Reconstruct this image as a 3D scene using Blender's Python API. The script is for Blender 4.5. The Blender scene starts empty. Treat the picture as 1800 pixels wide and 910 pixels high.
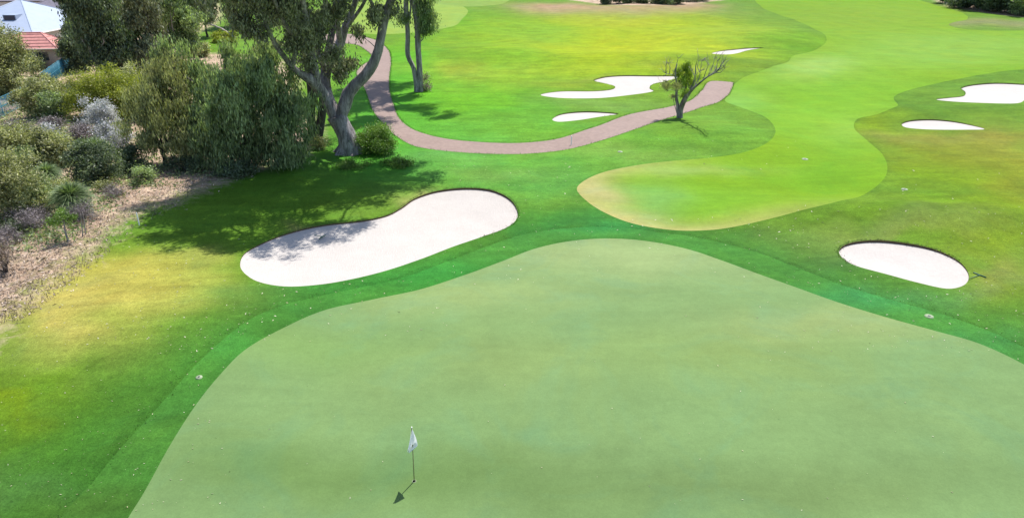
import bpy, math, random
import numpy as np
from mathutils import Vector, geometry

random.seed(7)
# ------------------------------------------------------------------ camera, sky, sun, exposure
SC = bpy.context.scene
COL = SC.collection
CAM_H, PITCH, FPX = 16.0, math.radians(25.0), 1200.0      # metres, tilt down, focal length in px of an 1800 px wide picture
cam = bpy.data.objects.new('camera', bpy.data.cameras.new('camera'))
COL.objects.link(cam)
cam.location = (0, 0, CAM_H)
cam.rotation_euler = (math.pi/2 - PITCH, 0, 0)
cam.data.sensor_width = 36.0
cam.data.lens = 24.0
cam.data.clip_start = 0.1
cam.data.clip_end = 4000
SC.camera = cam

SUN_EL, SUN_AZ = math.radians(63.0), math.radians(31.0)    # azimuth from +Y towards +X
TO_SUN = Vector((math.sin(SUN_AZ)*math.cos(SUN_EL), math.cos(SUN_AZ)*math.cos(SUN_EL), math.sin(SUN_EL)))
w = bpy.data.worlds.new('World'); SC.world = w; w.use_nodes = True
nt = w.node_tree; nt.nodes.clear()
sky = nt.nodes.new('ShaderNodeTexSky'); sky.sky_type = 'NISHITA'; sky.sun_disc = False
sky.sun_elevation = SUN_EL; sky.sun_rotation = SUN_AZ; sky.air_density = 1.0; sky.dust_density = 1.0
bg = nt.nodes.new('ShaderNodeBackground'); bg.inputs['Strength'].default_value = 0.12
wo = nt.nodes.new('ShaderNodeOutputWorld')
nt.links.new(sky.outputs[0], bg.inputs[0]); nt.links.new(bg.outputs[0], wo.inputs[0])
sun = bpy.data.objects.new('sun', bpy.data.lights.new('sun', 'SUN'))
COL.objects.link(sun)
sun.data.energy = 4.6; sun.data.angle = math.radians(0.5); sun.data.color = (1.0, 0.95, 0.87)
sun.rotation_euler = TO_SUN.to_track_quat('Z', 'Y').to_euler(); sun.location = (30, 50, 80)
SC.view_settings.view_transform = 'Standard'; SC.view_settings.look = 'None'
SC.view_settings.exposure = 0.8; SC.view_settings.gamma = 1.0
SC.render.engine = 'CYCLES'
SC.cycles.max_bounces = 6; SC.cycles.transparent_max_bounces = 4

# ------------------------------------------------------------------ measuring: photo pixel -> place on the terrain
CP, SP = math.cos(PITCH), math.sin(PITCH)
def ray(px, py):
    u = (px - 900.0)/FPX; v = (py - 455.0)/FPX
    return u, CP - v*SP, SP + v*CP           # x, forward, down per unit
def flat(px, py):
    u, f, d = ray(px, py); t = CAM_H/max(d, 1e-3)
    return np.array([u*t, f*t])
BUMPS = []
def bump(px, py, rx, ry, hgt, ang=0.0):
    c = flat(px, py); BUMPS.append((c[0], c[1], rx, ry, hgt, math.radians(ang)))
bump(1590, 388, 11, 2.6, 0.75, -12)
bump(660, 330, 8, 4.5, 0.35, 20)
bump(1060, 640, 20, 12, 0.45)
bump(1120, 112, 16, 8, 1.15)
bump(1780, 130, 13, 8, 1.0)
bump(1650, 195, 9, 3, 0.35)
bump(860, 100, 14, 11, 1.2)
bump(1230, 240, 10, 4.5, 0.5)
bump(200, 620, 9, 8, 0.6, 30)
bump(1780, 330, 14, 9, 0.5)
bump(1290, 65, 20, 12, 1.0)
def H(x, y):
    x = np.asarray(x, float); y = np.asarray(y, float)
    z = 0.16*np.sin(x*0.11+1.3)*np.cos(y*0.085+0.4) + 0.10*np.sin(x*0.21-y*0.17+2.0) + 0.05*np.sin(x*0.43+y*0.31)
    for cx, cy, rx, ry, h, a in BUMPS:
        dx = x-cx; dy = y-cy
        p = (dx*math.cos(a)+dy*math.sin(a))/rx; q = (-dx*math.sin(a)+dy*math.cos(a))/ry
        z = z + h*np.exp(-(p*p+q*q))
    r = np.hypot(x, y-60)
    return z*np.clip((420-r)/150, 0, 1)
def G(px, py):
    u, f, d = ray(px, py); z = 0.0
    for _ in range(14):
        t = (CAM_H - z)/max(d, 0.02)
        z = 0.5*z + 0.5*float(H(u*t, f*t))
    return Vector((u*t, f*t, float(H(u*t, f*t))))
def P3(px, py, Y):
    """the point seen at that pixel at forward distance Y"""
    u, f, d = ray(px, py); t = Y/f
    return Vector((u*t, Y, CAM_H - d*t))
def gz(x, y): return float(H(x, y))

# ------------------------------------------------------------------ properties
def tag(o, label=None, cat=None, group=None, kind=None):
    if label: o['label'] = label
    if cat: o['category'] = cat
    if group: o['group'] = group
    if kind: o['kind'] = kind
    return o
def empty(name, loc, label, cat, group=None):
    o = bpy.data.objects.new(name, None); COL.objects.link(o); o.location = loc; o.empty_display_size = 0.3
    return tag(o, label, cat, group)
def link(name, me, mat, parent=None, world_loc=None):
    """mesh in world coordinates; a child keeps its place"""
    o = bpy.data.objects.new(name, me); COL.objects.link(o)
    if mat and not me.materials: me.materials.append(mat)
    if parent is not None:
        o.parent = parent; o.location = -Vector(parent.location)
    return o
def mesh_np(name, V, F, attrs=None, smooth=False, fattrs=None):
    """V (n,3); F (m,k) equal-size faces"""
    V = np.asarray(V, np.float32); F = np.asarray(F, np.int32)
    me = bpy.data.meshes.new(name)
    me.vertices.add(len(V)); me.vertices.foreach_set('co', V.ravel())
    k = F.shape[1]
    me.loops.add(F.size); me.loops.foreach_set('vertex_index', F.ravel())
    me.polygons.add(len(F)); me.polygons.foreach_set('loop_start', np.arange(0, F.size, k, dtype=np.int32))
    if smooth: me.polygons.foreach_set('use_smooth', np.ones(len(F), bool))
    for n, a in (attrs or {}).items():
        a = np.asarray(a, np.float32)
        if a.ndim == 1:
            at = me.attributes.new(n, 'FLOAT', 'POINT'); at.data.foreach_set('value', a)
        else:
            at = me.attributes.new(n, 'FLOAT_COLOR', 'POINT')
            at.data.foreach_set('color', np.concatenate([a, np.ones((len(a), 1), np.float32)], 1).ravel())
    for n, a in (fattrs or {}).items():
        at = me.attributes.new(n, 'FLOAT', 'FACE'); at.data.foreach_set('value', np.asarray(a, np.float32))
    me.update(); me.validate()
    return me

# ------------------------------------------------------------------ material helpers
class NB:
    def __init__(s, name):
        s.m = bpy.data.materials.new(name); s.m.use_nodes = True
        s.t = s.m.node_tree; s.t.nodes.clear()
        s.out = s.t.nodes.new('ShaderNodeOutputMaterial')
    def n(s, typ, **kw):
        nd = s.t.nodes.new('ShaderNode'+typ)
        for k, v in kw.items(): setattr(nd, k, v)
        return nd
    def l(s, a, b): s.t.links.new(a, b)
    def noise(s, scale, detail=4, rough=0.6, vec=None, dist=0.0):
        nd = s.n('TexNoise'); nd.inputs['Scale'].default_value = scale; nd.inputs['Detail'].default_value = detail
        nd.inputs['Roughness'].default_value = rough; nd.inputs['Distortion'].default_value = dist
        if vec is not None: s.l(vec, nd.inputs['Vector'])
        return nd.outputs['Fac']
    def ramp(s, fac, stops):
        nd = s.n('ValToRGB'); el = nd.color_ramp.elements
        while len(el) < len(stops): el.new(0.5)
        for e, (p, c) in zip(el, stops):
            e.position = p; e.color = (c, c, c, 1) if isinstance(c, (int, float)) else (*c, 1)
        s.l(fac, nd.inputs[0]); return nd.outputs[0]
    def mix(s, fac, a, b, mode='MIX'):
        nd = s.n('MixRGB', blend_type=mode)
        for i, v in ((0, fac), (1, a), (2, b)):
            if isinstance(v, (int, float)): nd.inputs[i].default_value = v if i == 0 else (v, v, v, 1)
            elif isinstance(v, tuple): nd.inputs[i].default_value = (*v, 1)
            else: s.l(v, nd.inputs[i])
        return nd.outputs[0]
    def math(s, op, a, b=0.0, clamp=False):
        nd = s.n('Math', operation=op); nd.use_clamp = clamp
        for i, v in ((0, a), (1, b)):
            if isinstance(v, (int, float)): nd.inputs[i].default_value = v
            else: s.l(v, nd.inputs[i])
        return nd.outputs[0]
    def attr(s, name, out='Color'):
        nd = s.n('Attribute'); nd.attribute_name = name; return nd.outputs[out]
    def pos(s): return s.n('NewGeometry').outputs['Position']
    def bumpn(s, h, strength, dist):
        nd = s.n('Bump'); nd.inputs['Strength'].default_value = strength; nd.inputs['Distance'].default_value = dist
        s.l(h, nd.inputs['Height']); return nd.outputs[0]
    def princ(s, color, rough=0.8, spec=0.3, normal=None, sheen=0.0, sheen_tint=None, metal=0.0):
        p = s.n('BsdfPrincipled')
        if isinstance(color, tuple): p.inputs['Base Color'].default_value = (*color, 1)
        else: s.l(color, p.inputs['Base Color'])
        p.inputs['Roughness'].default_value = rough; p.inputs['Specular IOR Level'].default_value = spec
        p.inputs['Metallic'].default_value = metal
        if sheen:
            p.inputs['Sheen Weight'].default_value = sheen; p.inputs['Sheen Roughness'].default_value = 0.5
            if sheen_tint: p.inputs['Sheen Tint'].default_value = (*sheen_tint, 1)
        if normal is not None: s.l(normal, p.inputs['Normal'])
        s.l(p.outputs[0], s.out.inputs[0]); return p

def lin(c):
    c = np.asarray(c, float)/255.0
    return np.where(c <= 0.04045, c/12.92, ((c+0.055)/1.055)**2.4)
ALB = 0.39                                    # photo brightness -> albedo at this exposure
def alb(r, g, b):
    c = lin((r, g, b)); return np.maximum(c-0.012, 0.006)*ALB

def m_turf(name, fine, mott, bumpst, sheen=0.12, edge_dark=0.0, dirt=False, stripes=False, drift=0.5):
    b = NB(name); P = b.pos(); col = b.attr('tint')
    n1 = b.noise(0.35, 5, 0.6, P); n2 = b.noise(2.2, 4, 0.65, P); n3 = b.noise(14.0, 3, 0.7, P); n4 = b.noise(60.0, 2, 0.7, P)
    col = b.mix(1.0, col, b.ramp(n1, [(0.3, 1-mott), (0.7, 1+mott)]), 'MULTIPLY')
    # warm and cool drifts of grass kinds
    col = b.mix(b.ramp(b.noise(0.14, 4, 0.6, P, 0.6), [(0.42, 0.0), (0.66, drift)]), col, b.mix(1.0, col, (1.2, 1.01, 0.85), 'MULTIPLY'))
    col = b.mix(b.ramp(b.noise(0.22, 4, 0.6, b.math('ADD', P, 0) if False else P, 1.2), [(0.5, 0.0), (0.72, 0.45)]), col, b.mix(1.0, col, (0.8, 1.0, 1.35), 'MULTIPLY'))
    col = b.mix(1.0, col, b.ramp(n2, [(0.25, 1-mott*0.9), (0.75, 1+mott*0.9)]), 'MULTIPLY')
    col = b.mix(1.0, col, b.ramp(n3, [(0.25, 1-fine), (0.75, 1+fine)]), 'MULTIPLY')
    col = b.mix(1.0, col, b.ramp(n4, [(0.2, 1-fine), (0.8, 1+fine)]), 'MULTIPLY')
    ms = b.n('Mapping'); ms.inputs['Scale'].default_value = (0.16, 0.95, 1.0); ms.inputs['Rotation'].default_value = (0, 0, -0.35); b.l(P, ms.inputs[0])
    ns = b.noise(1.0, 6, 0.65, ms.outputs[0], 0.5)
    col = b.mix(1.0, col, b.ramp(ns, [(0.3, 1-mott*0.9), (0.7, 1+mott*0.9)]), 'MULTIPLY')
    if stripes:
        wv = b.n('TexWave'); wv.inputs['Scale'].default_value = 0.085; wv.inputs['Distortion'].default_value = 0.6
        wv.inputs['Detail'].default_value = 1.0; b.l(P, wv.inputs['Vector'])
        col = b.mix(1.0, col, b.ramp(wv.outputs['Fac'], [(0.35, 0.99), (0.65, 1.01)]), 'MULTIPLY')
    if edge_dark:
        e = b.math('ADD', b.attr('edge', 'Fac'), b.math('MULTIPLY', b.math('SUBTRACT', n2, 0.5), 0.35))
        col = b.mix(b.ramp(e, [(0.0, edge_dark), (0.30, edge_dark*0.55), (0.55, 0.0)]), col, b.mix(1.0, col, (0.45, 0.6, 0.5), 'MULTIPLY'))
    n5 = b.noise(5.5, 5, 0.75, P, 0.8); col = b.mix(1.0, col, b.ramp(n5, [(0.3, 1-fine*0.75), (0.7, 1+fine*0.75)]), 'MULTIPLY')
    h = b.mix(0.5, n3, b.mix(0.5, n4, n5))
    if dirt:
        # 'bare' = metres inside the unmown bushland; litter covered sand with twigs and leaves
        d = b.attr('bare', 'Fac')
        dn = b.math('ADD', b.math('MULTIPLY', b.math('SUBTRACT', b.noise(1.1, 6, 0.7, P, 1.0), 0.5), 6.5), d)
        fac = b.ramp(b.math('ADD', b.math('MULTIPLY', dn, 0.22), 0.4), [(0.18, 0.0), (0.75, 1.0)])
        lit = b.ramp(b.noise(7.0, 8, 0.8, P, 2.0), [(0.32, (0.10, 0.065, 0.048)), (0.43, (0.30, 0.21, 0.15)), (0.56, (0.48, 0.37, 0.28)), (0.72, (0.60, 0.50, 0.41))])
        lit = b.mix(b.ramp(b.noise(0.5, 4, 0.6, P), [(0.42, 0.0), (0.62, 0.6)]), lit, b.mix(1.0, lit, (0.45, 0.40, 0.40), 'MULTIPLY'))
        lit = b.mix(b.ramp(b.noise(0.9, 3, 0.6, P, 0.7), [(0.52, 0.0), (0.70, 0.6)]), lit, (0.085, 0.10, 0.03))
        vo = b.n('TexVoronoi'); vo.inputs['Scale'].default_value = 9.0; b.l(P, vo.inputs['Vector'])
        lit = b.mix(b.ramp(vo.outputs['Distance'], [(0.05, 0.7), (0.22, 0.0)]), lit, b.mix(1.0, lit, (1.7, 1.6, 1.5), 'MULTIPLY'))
        col = b.mix(fac, col, lit)
    b.princ(col, 0.85, 0.06, b.bumpn(h, bumpst, 0.05), sheen, (0.75, 1.0, 0.45))
    return b.m
M_ROUGH = m_turf('rough_grass', 0.27, 0.17, 1.0, 0.0, 0.35, True)
M_COLLAR = m_turf('collar_grass', 0.24, 0.16, 0.7, 0.0, 0.2)
M_FAIR = m_turf('fairway_grass', 0.10, 0.09, 0.35, 0.0, 0.0, False, True)
M_GREEN = m_turf('green_grass', 0.07, 0.06, 0.2, 0.0, drift=0.15)

def m_path():
    b = NB('path_concrete'); P = b.pos()
    c = b.mix(b.noise(0.25, 3, 0.6, P), tuple(alb(190, 165, 156)), tuple(alb(212, 188, 178)))
    c = b.mix(1.0, c, b.ramp(b.noise(2.5, 5, 0.7, P), [(0.3, 0.82), (0.7, 1.10)]), 'MULTIPLY')
    c = b.mix(1.0, c, b.ramp(b.noise(40.0, 3, 0.7, P), [(0.2, 0.95), (0.8, 1.05)]), 'MULTIPLY')
    b.princ(c, 0.85, 0.2, b.bumpn(b.noise(50.0, 3, 0.7, P), 0.3, 0.01)); return b.m
def m_sand():
    b = NB('bunker_sand'); P = b.pos()
    c = b.mix(b.noise(0.6, 4, 0.6, P), (0.372, 0.345, 0.325), (0.43, 0.405, 0.385))
    c = b.mix(1.0, c, b.ramp(b.noise(5.0, 6, 0.75, P), [(0.3, 0.93), (0.7, 1.05)]), 'MULTIPLY')
    wv = b.n('TexWave'); wv.inputs['Scale'].default_value = 4.5; wv.inputs['Distortion'].default_value = 7.0; wv.inputs['Detail'].default_value = 2.0
    b.l(P, wv.inputs['Vector'])
    b.princ(c, 0.9, 0.15, b.bumpn(b.mix(0.6, wv.outputs['Fac'], b.noise(9.0, 4, 0.7, P)), 0.6, 0.05)); return b.m
def m_plain(name, c, rough=0.7, spec=0.3, var=0.12, scale=8.0, bump=0.2, metal=0.0):
    b = NB(name); P = b.pos()
    n = b.noise(scale, 5, 0.65, P)
    cc = b.mix(1.0, tuple(c), b.ramp(n, [(0.3, 1-var), (0.7, 1+var)]), 'MULTIPLY')
    b.princ(cc, rough, spec, b.bumpn(n, bump, 0.02), metal=metal); return b.m
M_PATH = m_path(); M_SAND = m_sand()
M_LIP = m_plain('cut_turf_edge', (0.10, 0.075, 0.045), 0.9, 0.1, 0.4, 12.0, 0.8)

def m_bark(name, dark, light, scale=1.0):
    b = NB(name); tc = b.n('TexCoord').outputs['Object']
    mp = b.n('Mapping'); mp.inputs['Scale'].default_value = (3*scale, 3*scale, 0.7*scale); b.l(tc, mp.inputs[0])
    n = b.noise(1.6, 7, 0.7, mp.outputs[0], 0.8); n2 = b.noise(0.6, 3, 0.6, mp.outputs[0])
    c = b.ramp(n, [(0.32, dark), (0.62, light)])
    c = b.mix(b.ramp(n2, [(0.42, 0.0), (0.62, 0.65)]), c, tuple(0.6*np.array(dark)+0.05))
    b.princ(c, 0.85, 0.2, b.bumpn(n, 0.9, 0.06)); return b.m
M_BARK = m_bark('gum_bark', (0.06, 0.05, 0.052), (0.42, 0.385, 0.39))
M_BARK_D = m_bark('dark_bark', (0.03, 0.026, 0.025), (0.09, 0.075, 0.068))
M_BARK_P = m_bark('pale_bark', (0.16, 0.135, 0.125), (0.42, 0.38, 0.36))

def m_leaf(name, lo, hi, trans=0.35, rough=0.5):
    b = NB(name); r = b.attr('tint', 'Fac')
    c = b.ramp(r, [(0.0, tuple(lo)), (1.0, tuple(hi))])
    n = b.noise(0.9, 3, 0.6, b.pos())
    c = b.mix(1.0, c, b.ramp(n, [(0.32, 0.62), (0.68, 1.35)]), 'MULTIPLY')
    p = b.princ(c, rough, 0.5)
    tr = b.n('BsdfTranslucent'); b.l(b.mix(1.0, c, (1.15, 1.25, 0.6), 'MULTIPLY'), tr.inputs[0])
    ms = b.n('MixShader'); ms.inputs[0].default_value = trans
    b.l(p.outputs[0], ms.inputs[1]); b.l(tr.outputs[0], ms.inputs[2]); b.l(ms.outputs[0], b.out.inputs[0]); return b.m
L_GUM = m_leaf('gum_leaves', (0.055, 0.065, 0.038), (0.34, 0.36, 0.22), 0.25)
L_GREY = m_leaf('grey_green_leaves', (0.065, 0.10, 0.045), (0.38, 0.48, 0.24), 0.42)
L_DARK = m_leaf('dark_leaves', (0.03, 0.055, 0.034), (0.18, 0.23, 0.13))
L_OLIVE = m_leaf('olive_leaves', (0.085, 0.105, 0.035), (0.47, 0.48, 0.24), 0.35)
L_YEL = m_leaf('yellow_green_leaves', (0.12, 0.155, 0.02), (0.42, 0.45, 0.07), 0.4)
L_BRIGHT = m_leaf('bright_leaves', (0.05, 0.12, 0.012), (0.20, 0.32, 0.06))
L_SILVER = m_leaf('silver_leaves', (0.26, 0.27, 0.31), (0.60, 0.60, 0.66), 0.2)
L_DRY = m_leaf('dry_leaves', (0.09, 0.065, 0.055), (0.30, 0.23, 0.20), 0.2)
L_PURP = m_leaf('dry_twigs', (0.10, 0.085, 0.09), (0.27, 0.23, 0.25), 0.1)

# ------------------------------------------------------------------ the ground
def catmull(pts, closed=True, step=0.5, adapt=True):
    pts = [np.asarray(p, float) for p in pts]; n = len(pts); out = []
    rng_ = range(n) if closed else range(n-1)
    for i in rng_:
        g = (lambda k: pts[k % n]) if closed else (lambda k: pts[min(max(k, 0), n-1)])
        p0, p1, p2, p3 = g(i-1), g(i), g(i+1), g(i+2)
        L = np.linalg.norm(p2-p1)
        st = max(step, 0.0065*np.linalg.norm(p1)) if adapt else step
        m = max(1, int(math.ceil(L/st)))
        # centripetal parametrisation keeps tight corners clean
        t0 = 0; t1 = t0+max(np.linalg.norm(p1-p0), 1e-4)**0.5; t2 = t1+max(L, 1e-4)**0.5; t3 = t2+max(np.linalg.norm(p3-p2), 1e-4)**0.5
        for k in range(m):
            t = t1+(t2-t1)*k/m
            A1 = (t1-t)/(t1-t0)*p0+(t-t0)/(t1-t0)*p1; A2 = (t2-t)/(t2-t1)*p1+(t-t1)/(t2-t1)*p2; A3 = (t3-t)/(t3-t2)*p2+(t-t2)/(t3-t2)*p3
            B1 = (t2-t)/(t2-t0)*A1+(t-t0)/(t2-t0)*A2; B2 = (t3-t)/(t3-t1)*A2+(t-t1)/(t3-t1)*A3
            out.append((t2-t)/(t2-t1)*B1+(t-t1)/(t2-t1)*B2)
    if not closed: out.append(pts[-1])
    return np.array(out)
def outline(pix, step=0.22):
    return catmull([G(*p).xy for p in pix], True, step)

GREEN = [(225,910),(250,870),(300,780),(345,710),(385,660),(430,615),(490,580),(570,545),(660,525),(740,508),(820,482),(880,460),(940,437),(1000,424),(1070,419),(1140,424),(1210,438),(1270,458),(1330,480),(1400,505),(1470,530),(1550,555),(1640,580),(1720,603),(1800,640),(1900,700),(2000,830),(2000,1050),(1800,1350),(1200,1600),(500,1500),(200,1200),(170,1020)]
COLLAR = [(105,910),(160,850),(205,795),(260,735),(300,690),(350,635),(400,590),(450,555),(520,530),(600,512),(700,490),(780,462),(850,435),(920,412),(985,402),(1080,399),(1160,408),(1230,418),(1330,443),(1400,470),(1480,500),(1560,525),(1650,550),(1740,582),(1810,615),(1940,675),(2090,810),(2110,1060),(1880,1420),(1200,1800),(420,1650),(60,1250),(50,1020)]
FAIR = [(1338,12),(1380,30),(1425,48),(1453,68),(1437,86),(1395,98),(1383,110),(1345,122),(1312,134),(1290,150),(1284,165),(1275,178),(1305,190),(1345,206),(1363,228),(1350,250),(1310,267),(1250,277),(1180,283),(1110,292),(1060,303),(1028,317),(1014,332),(1030,352),(1060,372),(1110,392),(1180,404),(1250,404),(1330,390),(1400,372),(1470,355),(1530,335),(1553,315),(1560,295),(1550,270),(1522,245),(1502,226),(1510,208),(1545,200),(1578,186),(1572,170),(1600,158),(1650,146),(1700,136),(1760,126),(1830,120),(2000,118),(2100,90),(2080,60),(1900,52),(1790,54),(1700,52),(1668,44),(1700,34),(1690,22),(1640,8),(1560,-8),(1400,-12),(1335,-4)]
GREEN2 = [(560,15),(640,2),(740,0),(800,6),(822,18),(812,34),(790,48),(745,56),(690,60),(630,58),(580,48),(550,32)]
TEE2 = [(770,-6),(830,-12),(890,-6),(886,6),(850,11),(800,11),(765,6)]
PATH_R = [(560,62),(615,60),(652,68),(680,85),(687,105),(684,150),(692,185),(706,213),(732,230),(780,243),(850,250),(920,251),(980,244),(1040,225),(1100,203),(1180,187),(1213,177),(1233,160),(1252,142.5),(1286,144.5),(1289,145),(1289,147)]
PATH_L = [(1283,163),(1281,166),(1277,169),(1262,180),(1230,190),(1180,206),(1120,226),(1060,246),(1000,262),(930,270),(850,270),(780,265),(730,257),(698,240),(676,220),(656,195),(643,160),(627,127),(640,113),(655,103),(645,90),(620,78),(560,74)]
BUNKERS = [
 ([(422,465),(430,445),(455,430),(490,415),(530,403),(570,395),(640,387),(680,378),(705,365),(730,348),(770,335),(820,330),(860,333),(890,345),(908,365),(908,385),(890,400),(850,415),(800,432),(740,455),(680,475),(620,490),(560,500),(500,503),(455,495),(430,480)],
  'largest sand bunker, long kidney shape beside the tree shadow left of the putting green', 0.55),
 ([(1475,440),(1490,428),(1530,422),(1580,425),(1640,437),(1680,455),(1700,475),(1702,492),(1690,503),(1665,507),(1620,498),(1560,482),(1500,465),(1480,452)],
  'oval sand bunker with a ragged brown lip at the right of the putting green', 0.5),
 ([(950,167),(980,161),(1045,160),(1075,157),(1081,152),(1060,146),(1044,142),(1060,136),(1090,133),(1140,133),(1192,134),(1170,143),(1148,148),(1142,155),(1149,160),(1100,168),(1040,173),(980,172)],
  'hook shaped white sand bunker behind the small half bare tree', 0.25),
 ([(971,211),(985,201),(1010,197),(1040,196),(1087,200),(1050,206),(1010,212),(980,214)],
  'small thin sand bunker just above the bend of the path', 0.25),
 ([(1254,95),(1265,90),(1300,86),(1341,84),(1310,90),(1270,96)],
  'thinnest and farthest sliver of a sand bunker beyond the small tree', 0.15),
 ([(1645,175),(1665,172),(1692,169),(1697,162),(1690,155),(1705,150),(1750,146),(1800,148),(1860,152),(1860,168),(1810,172),(1783,182),(1700,180)],
  'wide sand bunker with a notch cut off by the right edge', 0.3),
 ([(1585,218),(1600,212),(1640,210),(1680,214),(1731,227),(1700,228),(1620,227),(1592,224)],
  'narrow lens shaped sand bunker in the right rough, in front of the notched bunker', 0.3),
]
RG = {'green': outline(GREEN), 'collar': outline(COLLAR), 'fair': outline(FAIR), 'green2': outline(GREEN2, 0.6), 'tee2': outline(TEE2, 0.8),
      'path': outline(PATH_R + PATH_L, 0.25)}
for i, (p, _, _) in enumerate(BUNKERS): RG['b%d' % i] = outline(p, 0.15 if i < 2 else 0.25)
names = list(RG)

def sdf(P, poly, signed=True):
    """distance to a closed outline, negative inside"""
    P = np.asarray(P, float); A = poly; B = np.roll(poly, -1, 0); out = np.full(len(P), 1e9); ins = np.zeros(len(P), bool)
    for s in range(0, len(P), 4000):
        Q = P[s:s+4000]; d = np.full(len(Q), 1e9); c = np.zeros(len(Q), bool)
        for k in range(0, len(A), 64):
            a = A[k:k+64][None]; bb = B[k:k+64][None]; q = Q[:, None]
            ab = bb-a; L = np.maximum((ab**2).sum(-1), 1e-12); t = np.clip(((q-a)*ab).sum(-1)/L, 0, 1)
            d = np.minimum(d, np.sqrt(((q-a-ab*t[..., None])**2).sum(-1)).min(1))
            cross = ((a[..., 1] > q[..., 1]) != (bb[..., 1] > q[..., 1])) & (q[..., 0] < ab[..., 0]*(q[..., 1]-a[..., 1])/np.where(ab[..., 1] == 0, 1e-12, ab[..., 1])+a[..., 0])
            c ^= (cross.sum(1) % 2 == 1)
        out[s:s+4000] = d; ins[s:s+4000] = c
    return np.where(ins, -out, out) if signed else out

# interior sample points, spacing growing with distance
pts = []
rs = np.random.RandomState(3)
y = 3.0
while y < 330:
    sp = max(0.42, 0.011*y)
    hw = 18 + y*0.92
    xs = np.arange(-hw, hw, sp*1.15) + rs.uniform(0, sp)
    pts.append(np.stack([xs + rs.uniform(-.12, .12, len(xs))*sp, np.full(len(xs), y) + rs.uniform(-.12, .12, len(xs))*sp], 1))
    y += sp
pts.append(np.array([(x, yy) for x in (-1800, -900, -450, 0, 450, 900, 1800) for yy in (-600, -150, 700, 1300, 2500)], float))
pts.append(np.array([(x, -20.0) for x in range(-60, 61, 20)], float))
pts = np.concatenate(pts)
keep = np.ones(len(pts), bool)
for n_ in names:
    po = RG[n_]; bb0 = po.min(0)-1; bb1 = po.max(0)+1
    idx = np.where(((pts > bb0) & (pts < bb1)).all(1))[0]
    if len(idx) == 0: continue
    d = sdf(pts[idx], po, False); keep[idx[d < np.maximum(0.10, 0.003*pts[idx, 1])]] = False
pts = pts[keep]
verts = [Vector(p) for p in pts]; edges = []
for n_ in names:
    b0 = len(verts); po = RG[n_]; verts += [Vector(p) for p in po]
    edges += [(b0+i, b0+(i+1) % len(po)) for i in range(len(po))]
cv, ce, cf, _, _, _ = geometry.delaunay_2d_cdt(verts, edges, [], 0, 1e-4, False)
CV = np.array([tuple(v) for v in cv]); CF = np.array([f for f in cf if len(f) == 3], np.int32)
cen = CV[CF].mean(1)
a, b_, c_ = CV[CF[:, 0]], CV[CF[:, 1]], CV[CF[:, 2]]
flip = ((b_-a)[:, 0]*(c_-a)[:, 1]-(b_-a)[:, 1]*(c_-a)[:, 0]) < 0
CF[flip] = CF[flip][:, ::-1]
reg = np.full(len(CF), 'rough', dtype=object)
def inside(Pn, n_):
    po = RG[n_]; m = ((Pn > po.min(0)) & (Pn < po.max(0))).all(1); r = np.zeros(len(Pn), bool)
    if m.any(): r[m] = sdf(Pn[m], po) < 0
    return r
for n_ in ['fair', 'green2', 'tee2', 'collar', 'green', 'path']+['b%d' % i for i in range(len(BUNKERS))]:
    reg[inside(cen, n_)] = n_
CZ = H(CV[:, 0], CV[:, 1])

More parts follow.
